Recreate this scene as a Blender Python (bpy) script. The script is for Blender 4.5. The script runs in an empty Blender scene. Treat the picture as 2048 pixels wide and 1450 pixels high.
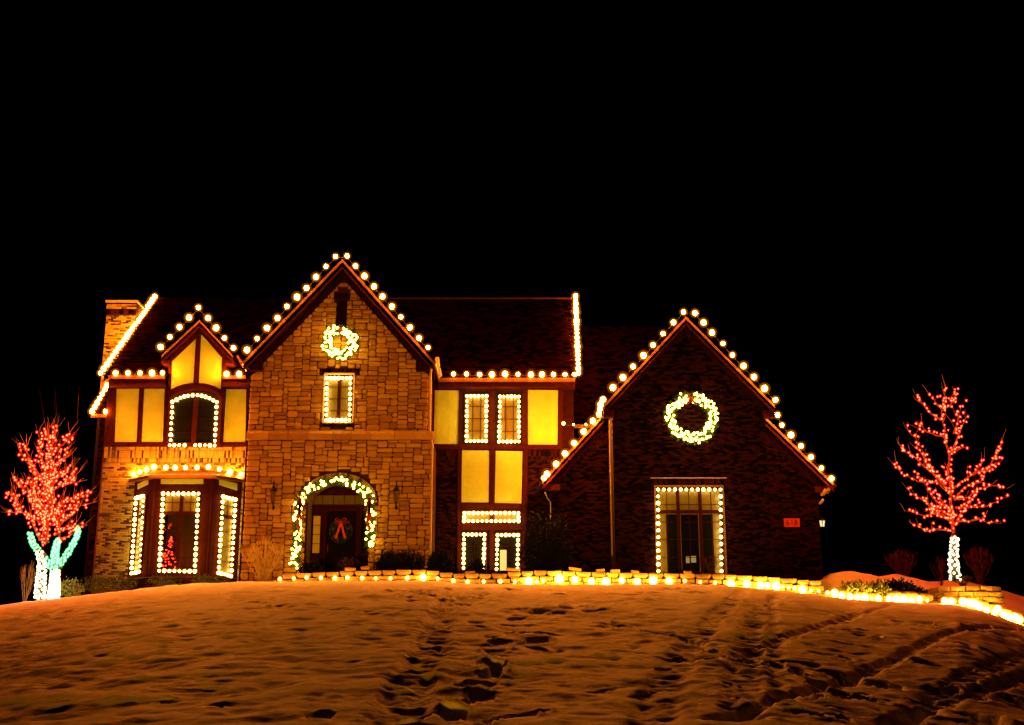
import bpy, math, random
import numpy as np
from mathutils import Vector, Matrix
rnd = random.Random(7)
C = bpy.context.scene.collection
R = math.radians
F = 2400.0
PITCH = R(14.2)
CP, SP = math.cos(PITCH), math.sin(PITCH)

# ------------------------------------------------------------------ camera, sky, stand-in for an unseen street light
scn = bpy.context.scene
cam = bpy.data.cameras.new('camera')
cam.sensor_width = 36; cam.lens = 36 * F / 2048; cam.clip_start = .1; cam.clip_end = 2000
co = bpy.data.objects.new('camera', cam); C.objects.link(co)
co.location = (0, 0, 0); co.rotation_euler = (R(90) + PITCH, 0, 0)
scn.camera = co
SUN_ELEV, SUN_AZ = R(-5.9), R(1.0)        # added sun lamp, standing in for an unseen street light down the hill
w = bpy.data.worlds.new('World'); scn.world = w; w.use_nodes = True
nt = w.node_tree; bg = nt.nodes['Background']
sky = nt.nodes.new('ShaderNodeTexSky'); sky.sky_type = 'NISHITA'; sky.sun_disc = False
sky.sun_elevation = SUN_ELEV; sky.sun_rotation = R(180) + SUN_AZ
nt.links.new(sky.outputs[0], bg.inputs[0]); bg.inputs[1].default_value = .0006
sl = bpy.data.lights.new('street_light_stand_in', 'SUN'); sl.energy = 1.5; sl.angle = R(.6); sl.color = (1, .33, .004)
so = bpy.data.objects.new('street_light_stand_in', sl); C.objects.link(so)
so.rotation_euler = Vector((math.sin(SUN_AZ), math.cos(SUN_AZ), -math.tan(SUN_ELEV))).to_track_quat('-Z', 'Y').to_euler()
scn.view_settings.view_transform = 'Standard'; scn.view_settings.look = 'None'
scn.view_settings.exposure = 0; scn.view_settings.gamma = 1; scn.view_settings.use_curve_mapping = False
cy = scn.cycles
cy.max_bounces = 4; cy.diffuse_bounces = 2; cy.glossy_bounces = 2; cy.transparent_max_bounces = 24
cy.sample_clamp_indirect = 2.0; cy.sample_clamp_direct = 0; cy.caustics_reflective = False; cy.caustics_refractive = False
cy.use_denoising = True; cy.use_light_tree = True

# ------------------------------------------------------------------ helpers
def ray(px, py):
    a = (px - 1024) / F; b = -(py - 725) / F
    return Vector((a, CP - b * SP, SP + b * CP))
def P(px, py, Y):
    d = ray(px, py); return d * (Y / d.y)
def X(px, py, Y): return P(px, py, Y).x
def Z(py, Y): return P(1024, py, Y).z
def PP(px, py, pl):
    d = ray(px, py); p0, n = pl
    return d * (p0.dot(n) / d.dot(n))
def fplane(Y): return (Vector((0, Y, 0)), Vector((0, -1, 0)))

class MB:
    def __init__(s): s.v = []; s.f = []; s.m = []; s.mi = 0
    def add(s, vs, fs):
        b = len(s.v); s.v += [tuple(v) for v in vs]
        for f in fs: s.f.append(tuple(i + b for i in f)); s.m.append(s.mi)
    def box(s, x0, x1, y0, y1, z0, z1):
        s.add([(x0,y0,z0),(x1,y0,z0),(x1,y1,z0),(x0,y1,z0),(x0,y0,z1),(x1,y0,z1),(x1,y1,z1),(x0,y1,z1)],
              [(0,3,2,1),(4,5,6,7),(0,1,5,4),(1,2,6,5),(2,3,7,6),(3,0,4,7)])
    def hexa(s, p):
        s.add(p, [(0,3,2,1),(4,5,6,7),(0,1,5,4),(1,2,6,5),(2,3,7,6),(3,0,4,7)])
    def prism(s, pts, n, t):           # pts: polygon, counter-clockwise seen from the front; n: front normal
        k = len(pts); back = [Vector(p) - Vector(n) * t for p in pts]
        s.add(list(pts) + back, [tuple(range(k)), tuple(range(2*k-1, k-1, -1))] +
              [(i, k + i, k + (i+1) % k, (i+1) % k) for i in range(k)])
    def bar(s, a, b, wd, n, t):        # flat board from a to b, width wd, front normal n, thickness t
        a, b, n = Vector(a), Vector(b), Vector(n).normalized()
        u = (b - a).normalized(); v = n.cross(u).normalized() * (wd / 2)
        s.prism([a - v, b - v, b + v, a + v], n, t)
    def tube(s, pts, rr, n=6):
        pts = [Vector(p) for p in pts]
        if not hasattr(rr, '__len__'): rr = [rr] * len(pts)
        vs = []; fs = []
        for i, p in enumerate(pts):
            d = (pts[min(i+1, len(pts)-1)] - pts[max(i-1, 0)])
            d = d.normalized() if d.length > 1e-9 else Vector((0,0,1))
            a = d.orthogonal().normalized() if i == 0 else (pa - d * pa.dot(d)).normalized()
            pa = a; b = d.cross(a)
            for k in range(n):
                t = 2 * math.pi * k / n
                vs.append(p + (a * math.cos(t) + b * math.sin(t)) * rr[i])
        for i in range(len(pts) - 1):
            for k in range(n):
                fs.append((i*n+k, i*n+(k+1)%n, (i+1)*n+(k+1)%n, (i+1)*n+k))
        fs.append(tuple(range(n))[::-1]); fs.append(tuple((len(pts)-1)*n + k for k in range(n)))
        s.add(vs, fs)
    def sphere(s, c, r, nu=8, nv=6, sc=(1,1,1)):
        c = Vector(c); vs = [c + Vector((0,0,r*sc[2]))]
        for j in range(1, nv):
            ph = math.pi * j / nv
            for i in range(nu):
                th = 2*math.pi*i/nu
                vs.append(c + Vector((r*sc[0]*math.sin(ph)*math.cos(th), r*sc[1]*math.sin(ph)*math.sin(th), r*sc[2]*math.cos(ph))))
        vs.append(c - Vector((0,0,r*sc[2]))); fs = []
        for i in range(nu): fs.append((0, 1+i, 1+(i+1)%nu))
        for j in range(nv-2):
            for i in range(nu):
                a = 1+j*nu
                fs.append((a+i, a+nu+i, a+nu+(i+1)%nu, a+(i+1)%nu))
        a = 1+(nv-2)*nu
        for i in range(nu): fs.append((a+i, len(vs)-1, a+(i+1)%nu))
        s.add(vs, fs)
    def mesh(s, name, mats, smooth=False):
        me = bpy.data.meshes.new(name); me.from_pydata(s.v, [], s.f)
        if not isinstance(mats, (list, tuple)): mats = [mats]
        for m in mats: me.materials.append(m)
        if len(mats) > 1: me.polygons.foreach_set('material_index', s.m)
        if smooth: me.polygons.foreach_set('use_smooth', [True] * len(s.f))
        me.update(); return me
    def build(s, name, mats, parent=None, smooth=False, **kw):
        return link(name, s.mesh(name, mats, smooth), parent, **kw)
def link(name, me, parent=None, loc=None, **kw):
    o = bpy.data.objects.new(name, me); C.objects.link(o)
    if parent is not None:
        o.parent = parent
        if loc is None: o.location = -world_loc(parent)
        else: o.location = Vector(loc) - world_loc(parent)
    elif loc is not None: o.location = loc
    for k, v in kw.items(): o[k] = v
    return o
def world_loc(o):
    p = Vector((0,0,0))
    while o is not None: p += o.location; o = o.parent
    return p
def thing(name, label, cat, loc, group=None):
    o = bpy.data.objects.new(name, None); C.objects.link(o); o.location = loc
    o.empty_display_size = .2; o['label'] = label; o['category'] = cat
    if group: o['group'] = group
    return o

# ------------------------------------------------------------------ materials
def new_mat(name):
    m = bpy.data.materials.new(name); m.use_nodes = True; return m, m.node_tree, m.node_tree.nodes['Principled BSDF']
def mat(name, c1, c2=None, rough=.8, scale=6, bump=0, bscale=40, spec=.3, island=False, stretch=None, mid=None):
    m, t, b = new_mat(name); N = t.nodes; L = t.links
    b.inputs['Roughness'].default_value = rough; b.inputs['Specular IOR Level'].default_value = spec
    tc = N.new('ShaderNodeTexCoord'); src = tc.outputs['Object']
    if stretch:
        mp = N.new('ShaderNodeMapping'); mp.inputs['Scale'].default_value = stretch; L.new(src, mp.inputs[0]); src = mp.outputs[0]
    if c2 is None: b.inputs['Base Color'].default_value = (*c1, 1)
    else:
        nz = N.new('ShaderNodeTexNoise'); nz.inputs['Scale'].default_value = scale; nz.inputs['Detail'].default_value = 5
        nz.inputs['Roughness'].default_value = .65
        L.new(src, nz.inputs['Vector'])
        fac = nz.outputs['Fac']
        if island:
            g = N.new('ShaderNodeNewGeometry'); oi = N.new('ShaderNodeObjectInfo')
            a = N.new('ShaderNodeMath'); a.operation = 'ADD'; L.new(g.outputs['Random Per Island'], a.inputs[0]); L.new(oi.outputs['Random'], a.inputs[1])
            fr = N.new('ShaderNodeMath'); fr.operation = 'FRACT'; L.new(a.outputs[0], fr.inputs[0])
            mx = N.new('ShaderNodeMath'); mx.operation = 'MULTIPLY_ADD'; mx.inputs[1].default_value = .45; L.new(fac, mx.inputs[0])
            m2 = N.new('ShaderNodeMath'); m2.operation = 'MULTIPLY'; m2.inputs[1].default_value = .75; L.new(fr.outputs[0], m2.inputs[0])
            L.new(m2.outputs[0], mx.inputs[2]); fac = mx.outputs[0]
        rp = N.new('ShaderNodeValToRGB'); rp.color_ramp.elements[0].color = (*c1, 1); rp.color_ramp.elements[1].color = (*c2, 1)
        rp.color_ramp.elements[0].position = .28; rp.color_ramp.elements[1].position = .78
        if mid: e = rp.color_ramp.elements.new(.5); e.color = (*mid, 1)
        L.new(fac, rp.inputs[0]); L.new(rp.outputs[0], b.inputs['Base Color'])
    if bump:
        nb = N.new('ShaderNodeTexNoise'); nb.inputs['Scale'].default_value = bscale; nb.inputs['Detail'].default_value = 6
        L.new(src, nb.inputs['Vector'])
        bp = N.new('ShaderNodeBump'); bp.inputs['Strength'].default_value = bump; bp.inputs['Distance'].default_value = .02
        L.new(nb.outputs['Fac'], bp.inputs['Height']); L.new(bp.outputs[0], b.inputs['Normal'])
    return m
def glow(name, col, s, sampled=True):
    m, t, b = new_mat(name); t.nodes.remove(b)
    e = t.nodes.new('ShaderNodeEmission'); e.inputs[0].default_value = (*col, 1); e.inputs[1].default_value = s
    t.links.new(e.outputs[0], t.nodes['Material Output'].inputs[0])
    m.cycles.emission_sampling = 'FRONT' if sampled else 'NONE'
    return m
def halo_shell(name, col, s):      # halo of glare imitated by a faintly glowing transparent sphere round a bulb
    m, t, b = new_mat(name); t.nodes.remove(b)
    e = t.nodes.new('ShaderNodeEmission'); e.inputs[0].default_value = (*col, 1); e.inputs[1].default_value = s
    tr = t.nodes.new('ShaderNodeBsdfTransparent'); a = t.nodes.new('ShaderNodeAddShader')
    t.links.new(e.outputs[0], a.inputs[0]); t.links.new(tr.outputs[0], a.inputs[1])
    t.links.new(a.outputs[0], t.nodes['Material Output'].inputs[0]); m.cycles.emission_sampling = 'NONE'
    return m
def see_through():
    m, t, b = new_mat('clear_window_glass'); t.nodes.remove(b)
    tr = t.nodes.new('ShaderNodeBsdfTransparent'); tr.inputs[0].default_value = (.8,.8,.75,1); gs = t.nodes.new('ShaderNodeBsdfGlossy'); gs.inputs['Roughness'].default_value = .05
    fr = t.nodes.new('ShaderNodeFresnel'); fr.inputs[0].default_value = 1.35; mx = t.nodes.new('ShaderNodeMixShader')
    t.links.new(fr.outputs[0], mx.inputs[0]); t.links.new(tr.outputs[0], mx.inputs[1]); t.links.new(gs.outputs[0], mx.inputs[2]); t.links.new(mx.outputs[0], t.nodes['Material Output'].inputs[0]); return m
M = dict(
    snow=mat('snow', (.78,.76,.74), (.9,.89,.88), .7, 3, .55, 14, .15),
    stone=mat('limestone', (.25,.125,.022), (.42,.265,.065), .85, 5, 1.0, 16, .15, island=True),
    stonejoint=mat('stone_mortar', (.035,.010,.003), (.06,.018,.006), .95, 12, .4, 60, .1),
    brick=mat('brick', (.0006,.0003,.0002), (.026,.006,.0019), .9, 9, .7, 50, .03, island=True, mid=(.006,.0014,.0007)),  # shade put into the colour: darker copy of the house brick
    lit_tanbrick=mat('lit_tan_brick', (.02,.010,.004), (.26,.24,.07), .85, 9, .7, 50, .2, island=True, mid=(.19,.145,.045)),  # lighter copy of the same house brick, for the walls that stand lit
    shadedmortar=mat('shaded_mortar', (.012,.006,.003), (.022,.011,.005), .95, 14, .4, 60, .1),  # darker copy of the mortar, with the shade put into its colour
    mortar=mat('mortar', (.10,.06,.03), (.16,.09,.045), .95, 14, .4, 60, .1),
    stucco=mat('stucco', (.34,.52,.12), (.44,.66,.15), .9, 2.2, .8, 26, .1),
    timber=mat('brown_timber', (.020,.0028,.001), (.048,.008,.002), .85, 5, .3, 30, .04, stretch=(6,6,1)),
    trim=mat('dark_trim', (.010,.002,.001), (.022,.005,.002), .85, 5, .2, 30, .04),
    gutter=mat('brown_gutter', (.07,.022,.008), (.11,.035,.012), .5, 5, 0, 30, .5),
    pipe=mat('downspout_paint', (.42,.30,.16), (.5,.36,.2), .4, 5, 0, 30, .5),
    roof=mat('shingle', (.0003,.0002,.0002), (.0040,.0008,.0003), .95, 10, .6, 40, .0, island=True),
    glass=mat('window_glass', (.006,.006,.004), None, .08, spec=.22),
    clearglass=see_through(),
    blind=mat('curtained_glass', (.09,.072,.016), (.15,.12,.03), .35, 4, 0, 30, .5, stretch=(9,9,1)),
    wood=mat('door_wood', (.004,.0014,.001), (.010,.003,.002), .8, 6, .2, 40, .05, stretch=(8,8,1)),
    metal=mat('dark_iron', (.003,.002,.0015), (.008,.005,.003), .5, 8, .2, 30, .15),
    bark=mat('bark', (.06,.04,.028), (.17,.12,.09), .9, 14, .8, 50, .2, stretch=(3,3,.7)),
    twig=mat('twig', (.16,.11,.08), (.3,.22,.16), .9, 14, .3, 50, .2),
    pinegreen=mat('garland_green', (.015,.04,.008), (.06,.13,.02), .8, 9, 0, 30, .2),
    lightleaf=mat('yellow_green_leaf', (.10,.13,.02), (.22,.24,.05), .6, 5, 0, 30, .2, island=True),
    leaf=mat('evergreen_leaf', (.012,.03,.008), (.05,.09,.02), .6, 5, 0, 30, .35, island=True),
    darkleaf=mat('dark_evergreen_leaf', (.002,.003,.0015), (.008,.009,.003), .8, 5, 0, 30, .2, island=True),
    redtwig=mat('russet_twig', (.05,.012,.006), (.09,.025,.01), .8, 9, 0, 30, .2),
    palet=mat('pale_twig', (.50,.38,.16), (.62,.48,.2), .9, 9, 0, 30, .1),
    drytwig=mat('tan_twig', (.26,.17,.08), (.4,.27,.13), .8, 9, 0, 30, .2),
    block=mat('wall_block', (.26,.15,.06), (.44,.29,.13), .9, 7, .9, 25, .1, island=True),
    mulch=mat('mulch', (.012,.007,.004), (.04,.022,.012), 1, 25, 1, 60, .05),
    ribbon=mat('red_ribbon', (.45,.01,.012), (.62,.02,.02), .5, 8, .2, 30, .4),
    ribbond=mat('plaid_ribbon', (.03,.012,.02), (.22,.02,.02), .5, 14, .2, 30, .4),
    plaque=mat('plaque_stone', (.55,.03,.02), (.68,.05,.03), .7, 20, .4, 60, .3),
    ink=mat('plaque_number', (.02,.01,.01), None, .6),
    wire=mat('wire', (.02,.02,.012), None, .5),
    berry=mat('berry', (.5,.01,.02), None, .3),
)
WARM = (1, .20, .010)
E_BIG, E_WIN, E_KERB = 580, 40, 85
core_big = glow('warm_filament', WARM, E_BIG); core_win = glow('window_filament', (1,.55,.10), E_WIN); core_kerb = glow('kerb_filament', (1,.42,.03), E_KERB)
sh_warm = halo_shell('amber_halo', (1, .33, .005), .46); sh_warm2 = halo_shell('outer_amber_halo', (1, .17, .0), .085); sh_win = halo_shell('yellow_halo', (.75,.40,.01), .16)
core_red = glow('red_filament', (1, .0085, .0028), 110); sh_red = halo_shell('red_halo', (1, .002, .001), .11)
core_white = glow('cool_filament', (1, .85, .42), 7); sh_white = halo_shell('see_through', (.65,.6,.22), .20)
core_green = glow('green_filament', (.16, 1, .24), 4.5); sh_green = halo_shell('green_halo', (.05,.9,.2), .14)
core_wreath = glow('wreath_filament', (1, .52, .055), 40); sh_wreath = halo_shell('wreath_halo', (.5,.45,.02), .16)
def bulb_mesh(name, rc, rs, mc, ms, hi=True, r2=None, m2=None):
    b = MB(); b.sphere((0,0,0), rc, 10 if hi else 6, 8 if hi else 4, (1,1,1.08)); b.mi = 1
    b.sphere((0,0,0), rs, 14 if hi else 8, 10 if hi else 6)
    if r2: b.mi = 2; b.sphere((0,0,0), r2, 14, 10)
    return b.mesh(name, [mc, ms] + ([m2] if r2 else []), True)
BULB = dict(
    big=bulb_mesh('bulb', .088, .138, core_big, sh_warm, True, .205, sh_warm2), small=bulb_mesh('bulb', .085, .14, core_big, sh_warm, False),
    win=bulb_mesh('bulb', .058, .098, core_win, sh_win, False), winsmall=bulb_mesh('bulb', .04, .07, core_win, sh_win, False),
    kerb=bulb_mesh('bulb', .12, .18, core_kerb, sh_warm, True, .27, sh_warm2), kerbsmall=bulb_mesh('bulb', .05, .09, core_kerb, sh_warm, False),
    red=bulb_mesh('bulb', .026, .075, core_red, sh_red, False), white=bulb_mesh('bulb', .050, .075, core_white, sh_white, False),
    green=bulb_mesh('bulb', .042, .07, core_green, sh_green, False), wreath=bulb_mesh('bulb', .040, .07, core_wreath, sh_wreath, False))

def light_string(label, pts, kinds='big', group=None, jit=0, wire=True, cat='string lights', name='light_string', maxgap=1.6):
    pts = [Vector(p) for p in pts]
    root = thing(name, label, cat, pts[0], group)
    if wire and len(pts) > 1:
        wb = MB(); run = [pts[0] + Vector((0,.02,-.03))]
        for p in pts[1:]:
            q = p + Vector((0,.02,-.03))
            if (q - run[-1]).length > maxgap:
                if len(run) > 1: wb.tube(run, .012, 4)
                run = [q]
            else: run += [(q + run[-1]) / 2 + Vector((0,0,-.02)), q]
        if len(run) > 1: wb.tube(run, .012, 4)
        if wb.v: wb.build('wire', M['wire'], root)
    for i, p in enumerate(pts):
        k = kinds if isinstance(kinds, str) else kinds[i]
        o = link('bulb', BULB[k], root, p + Vector((rnd.uniform(-jit,jit), rnd.uniform(-jit,jit)*.5, rnd.uniform(-jit,jit))))
        s = rnd.uniform(.82, 1.2); o.scale = (s, s, s)
    return root
def stuff_bulbs(root, pts, k):
    if not pts: return
    src = BULB[k]; n = len(src.vertices)
    v0 = np.empty(n*3, np.float32); src.vertices.foreach_get('co', v0); v0 = v0.reshape(-1, 3)
    fs = [tuple(p.vertices) for p in src.polygons]; mi = [p.material_index for p in src.polygons]
    b = MB(); V = []; FF = []; MI = []
    for i, p in enumerate(pts):
        V += [tuple(q) for q in (v0 + np.array(p))]; FF += [tuple(j + i*n for j in f) for f in fs]; MI += mi
    b.v, b.f, b.m = V, FF, MI
    b.build('mini_bulbs', list(src.materials), root, True, kind='stuff')

# ------------------------------------------------------------------ terrain
YC = 43.9                                  # the crest of the lawn, just in front of the block wall
crest = [(-2600,1330),(-900,1290),(0,1211),(100,1198),(200,1187),(330,1173),(480,1164),(560,1164),(700,1162),(850,1162),(920,1167),(1040,1169),(1250,1168),(1450,1170),(1540,1179),
         (1610,1187),(1700,1199),(1850,1207),(1910,1210),(1960,1220),(2048,1250),(2500,1330),(4000,1400)]
cxs = np.array([X(a, b, YC) for a, b in crest]); czs = np.array([Z(b, YC) for a, b in crest])
def zc(x): return np.interp(x, cxs, czs)
bank = [(1600,1175),(1640,1160),(1665,1146),(1700,1143),(1730,1149),(1752,1154),(1790,1149),(1820,1156),(1850,1164),(1890,1162),(1930,1163),(2048,1195),(2300,1260),(4000,1400)]
YB = 49.5
bxs = np.array([X(a, b, YB) for a, b in bank]); bzs = np.array([Z(b, YB) for a, b in bank])
class VN:
    def __init__(s, seed): s.g = np.random.RandomState(seed).rand(256, 256).astype(np.float32)
    def __call__(s, x, y):
        xi = np.floor(x).astype(int); yi = np.floor(y).astype(int); fx = x - xi; fy = y - yi
        fx = fx*fx*(3-2*fx); fy = fy*fy*(3-2*fy); g = s.g
        a = g[xi % 256, yi % 256]; b = g[(xi+1) % 256, yi % 256]; c = g[xi % 256, (yi+1) % 256]; d = g[(xi+1) % 256, (yi+1) % 256]
        return (a*(1-fx)+b*fx)*(1-fy) + (c*(1-fx)+d*fx)*fy - .5
n1, n2, n3, n4 = VN(1), VN(2), VN(3), VN(4)
def base(x, y):
    x = np.asarray(x, float); y = np.asarray(y, float)
    zcx = zc(x * YC / np.clip(y, 14, YC)) 
    t = np.clip(y / YC, -9, 1); g = 1.15*t - .15*t*t
    g = np.where(t < 0, 1.15*t, g)
    z = -1.6 + (zcx + 1.6) * g - .05*np.clip(-2 - y, 0, 400)  # unseen slope behind the camera steepened so the low sun lamp gets through
    back = np.clip((y - YC) / (YB - YC), 0, 1)
    s = back*back*(3-2*back)
    zb = np.where(x > bxs[0], np.interp(x, bxs, bzs), zc(x))
    wx = np.clip((x - bxs[0]) / .8, 0, 1)
    z = np.where(y > YC, zc(x)*(1-s*wx) + zb*s*wx, z)
    z = z - np.clip(y - YB, 0, 200) * .05 * (1 - .0*x)
    return z
def ground_hit(px, py):
    d = ray(px, py)
    t = 6.0
    while t < 60:
        p = d * (t / d.y)
        if p.z <= float(base(p.x, p.y)): return p
        t += .03
    return d * (YC / d.y)

xs = np.concatenate([np.linspace(-400,-24,60)[:-1], np.linspace(-24,-20.5,24)[:-1], np.arange(-20.5,20.5,.055), np.linspace(20.5,24,24)[1:], np.linspace(24,400,60)[1:]])
ys = np.concatenate([np.linspace(-120,-2,14)[:-1], np.linspace(-2,8.5,40)[:-1], np.arange(8.5,20,.042), np.arange(20,44.6,.07), np.arange(44.6,52,.12), np.linspace(52,900,50)])
GX, GY = np.meshgrid(xs, ys)
GZ = base(GX, GY)
amp = np.clip((GY - 2) / 6, 0, 1) * np.clip((60 - GY) / 10, 0, 1)
wx_ = GX + .5*n1(GX*.6+3, GY*.6); wy_ = GY + .5*n2(GX*.6, GY*.6+7)
rip = (n1(wx_*1.4+wy_*.25, wy_*1.5)*.055 + n2(wx_*2.7, wy_*2.9)*.05 + n3(wx_*5, wy_*5.6)*.03 + n4(wx_*.35, wy_*.4)*.08 + n3(wx_*11, wy_*11)*.012 + n1(GX*19, GY*19)*.006)
quiet = np.clip((GY - 30) / 14, 0, 1)
GZ = GZ + rip * amp * (1 - .35*quiet)
def stamp(px, py, wpx, dep, ly=None, ang=0, rim=.35, p=None):
    """a foot hole: wpx wide in the photo, dep metres deep"""
    c = ground_hit(px, py) if p is None else p
    dep *= 1.35; rx = wpx / F * c.y * .56; ry = (ly if ly else rx*2.3)
    i0, i1 = np.searchsorted(ys, [c.y - 3*max(rx,ry), c.y + 3*max(rx,ry)]); j0, j1 = np.searchsorted(xs, [c.x - 3*max(rx,ry), c.x + 3*max(rx,ry)])
    if i1 <= i0 or j1 <= j0: return
    dx = GX[i0:i1,j0:j1] - c.x; dy = GY[i0:i1,j0:j1] - c.y
    ca, sa = math.cos(ang), math.sin(ang); u = (dx*ca + dy*sa)/rx; v = (-dx*sa + dy*ca)/ry
    ang *= .4
    q = np.sqrt(u*u + v*v) + n3(GX[i0:i1,j0:j1]*6, GY[i0:i1,j0:j1]*6)*.5
    hole = 1/(1+np.exp((q-.9)*14)); ring = np.exp(-((q-1.25)/.22)**2)
    GZ[i0:i1,j0:j1] += -dep*hole + dep*rim*.7*ring*(.6+n2(dx*7+c.x,dy*7)*1.2)
def rut(pts, wpx, dep, rough=.02, rim=.3, edge=True):
    """a wheel or sledge track through photo points"""
    ps = [ground_hit(a, b) for a, b in pts]
    wd = wpx / F * ps[len(ps)//2].y * .5
    dmin = np.full(GX.shape, 9e9); 
    x0 = min(p.x for p in ps)-3; x1 = max(p.x for p in ps)+3; y0 = min(p.y for p in ps)-2; y1 = max(p.y for p in ps)+2
    i0, i1 = np.searchsorted(ys, [y0, y1]); j0, j1 = np.searchsorted(xs, [x0, x1])
    gx = GX[i0:i1,j0:j1]; gy = GY[i0:i1,j0:j1]; dm = np.full(gx.shape, 9e9)
    for a, b in zip(ps[:-1], ps[1:]):
        vx, vy = b.x-a.x, b.y-a.y; L2 = vx*vx+vy*vy
        t = np.clip(((gx-a.x)*vx + (gy-a.y)*vy)/max(L2,1e-6), 0, 1)
        dm = np.minimum(dm, np.hypot(gx-a.x-t*vx, gy-a.y-t*vy))
    q = dm/wd + n1(gx*1.7, gy*1.7)*.3 + n4(gx*5, gy*5)*.25
    hole = 1/(1+np.exp((q-1)*9)); ring = np.exp(-((q-1.15)/.22)**2)
    GZ[i0:i1,j0:j1] += -dep*hole + hole*rough*(n3(gx*11, gy*11)+n2(gx*5,gy*5)) *1.3 + ring*dep*rim*(.5 + 1.4*n4(gx*3.1, gy*3.1))
rut([(900,1180),(880,1225),(868,1262),(858,1305),(822,1360),(795,1435),(780,1460)], 74, .05, .04, .5)
rut([(1490,1180),(1457,1206),(1410,1255),(1370,1300),(1330,1365),(1300,1450)], 62, .035, .03, .4)
rut([(1560,1190),(1530,1206),(1500,1260),(1490,1312),(1483,1440)], 46, .035, .03, .4)
rut([(1545,1190),(1545,1230),(1552,1319),(1558,1400)], 30, .03, .03, .4)
rut([(2100,1240),(1884,1268),(1800,1310),(1702,1356),(1534,1403),(1440,1440)], 40, .07, .03, .15)
rut([(2100,1330),(1960,1380),(1811,1429),(1740,1470)], 46, .06, .03, .15)
rut([(1780,1210),(1680,1240),(1560,1275),(1500,1300)], 30, .05, .02, .5)
rut([(2100,1290),(1980,1330),(1860,1390),(1790,1450)], 50, .05, .04, .15)
rut([(1091,1423),(1040,1432),(975,1447)], 26, .10, .02, .5)
rut([(1251,1370),(1180,1382)], 12, .05, .01, .5); rut([(1310,1378),(1270,1390)], 14, .07, .01, .5)
rut([(1020,1262),(1110,1266)], 16, .16, .02, .3)
rut([(1270,1260),(1300,1264),(1325,1266)], 14, .14, .02, .3); rut([(1330,1267),(1365,1272),(1400,1281)], 17, .15, .02, .3)
for s in [(988,1271,34,.17),(1000,1281,30,.12),(992,1302,46,.14),(985,1320,40,.10),(985,1336,52,.14),(981,1349,40,.14),(955,1370,58,.16),(962,1392,50,.16),(928,1409,42,.17),(903,1431,48,.16),(850,1438,36,.16),
          (1050,1220,46,.12),(1081,1226,34,.11),(1122,1227,40,.10),(1145,1217,40,.14),(1193,1226,46,.15),(1233,1237,24,.13),(1214,1247,26,.09),(1248,1253,28,.13),(1074,1277,44,.12),(1081,1302,34,.15),(1033,1238,26,.08),(1019,1250,24,.08),
          (1122,1190,34,.10),(1168,1188,30,.08),(1221,1188,34,.09),(1026,1180,30,.08),(1091,1179,34,.08),(790,1182,36,.11),(852,1182,32,.10),(817,1184,26,.08),(930,1197,36,.15),(905,1182,30,.08),(955,1184,28,.08),(975,1178,24,.07),(880,1190,26,.08),(925,1210,26,.1),
          (1428,1301,30,.14),(1420,1316,30,.12),(1355,1315,20,.1),(1470,1312,26,.12),(1500,1316,26,.12),(1545,1322,26,.13),(1581,1334,38,.15),(1621,1328,30,.14),(1676,1348,50,.13),(1600,1345,26,.1),
          (1460,1199,30,.08),(1500,1205,24,.07),(1545,1210,24,.07),(1630,1212,26,.07),(1680,1225,24,.07),(1700,1262,20,.07),(1675,1282,18,.08),(1730,1262,18,.06),(1800,1243,26,.1),(1840,1249,34,.13),(1890,1254,26,.11),(1750,1280,22,.07),
          (1960,1262,40,.12),(2010,1275,40,.12),(1930,1290,34,.12),(1870,1330,44,.14),(1770,1370,44,.14),(1990,1310,34,.12),(1840,1420,60,.14),(1720,1395,50,.12),(1600,1390,50,.1),(2020,1400,60,.12),(1950,1430,60,.12),(1350,1178,60,.06),(1400,1184,60,.07),(1300,1186,50,.06),(1470,1368,20,.12),(1478,1392,22,.12),(1330,1335,26,.1),
          (393,1182,10,.05),(468,1194,16,.06),(506,1204,18,.09),(555,1210,20,.07),(575,1212,12,.05),(615,1213,22,.06),(674,1221,24,.05),(735,1225,16,.06),(752,1228,16,.06),(797,1227,18,.05),(951,1245,26,.06),(965,1255,20,.06),(150,1362,26,.05),(440,1410,24,.07),(640,1432,40,.07),(330,1290,20,.05),(335,1402,22,.06)]:
    stamp(s[0], s[1], s[2], s[3], ang=rnd.uniform(-.5,.5))
rs = np.random.RandomState(5)
for _ in range(60):
    stamp(rs.uniform(1560,2040), rs.uniform(1225,1440), rs.uniform(12,34), rs.uniform(.04,.1), ang=rs.uniform(-1,1))
for _ in range(70):
    a = rs.uniform(0,1); stamp(rs.uniform(780,1020), rs.uniform(1176,1200), rs.uniform(8,22), rs.uniform(.03,.08))
# a narrow gap in the snow along the foot of the block wall
kx = (GX > X(500,1163,YC)) & (GX < X(1700,1190,YC))
tr = np.exp(-((GY-44.42)/.16)**2) * kx
GZ = GZ - .16*tr
GZ = np.where(kx & (GY > 44.75) & (GY < 60) & (GX < X(1640,1163,46)), GZ - .25, GZ)
ny, nx = GX.shape
me = bpy.data.meshes.new('snow_ground')
me.vertices.add(nx*ny); me.vertices.foreach_set('co', np.stack([GX, GY, GZ], -1).astype(np.float32).ravel())
idx = np.arange(nx*ny).reshape(ny, nx)
q = np.stack([idx[:-1,:-1], idx[:-1,1:], idx[1:,1:], idx[1:,:-1]], -1).reshape(-1, 4)
me.loops.add(q.size); me.loops.foreach_set('vertex_index', q.ravel().astype(np.int32))
me.polygons.add(len(q)); me.polygons.foreach_set('loop_start', (np.arange(len(q))*4).astype(np.int32))
me.polygons.foreach_set('use_smooth', np.ones(len(q), bool)); me.materials.append(M['snow']); me.update(calc_edges=True)
link('snow_ground', me, kind='structure')
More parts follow.
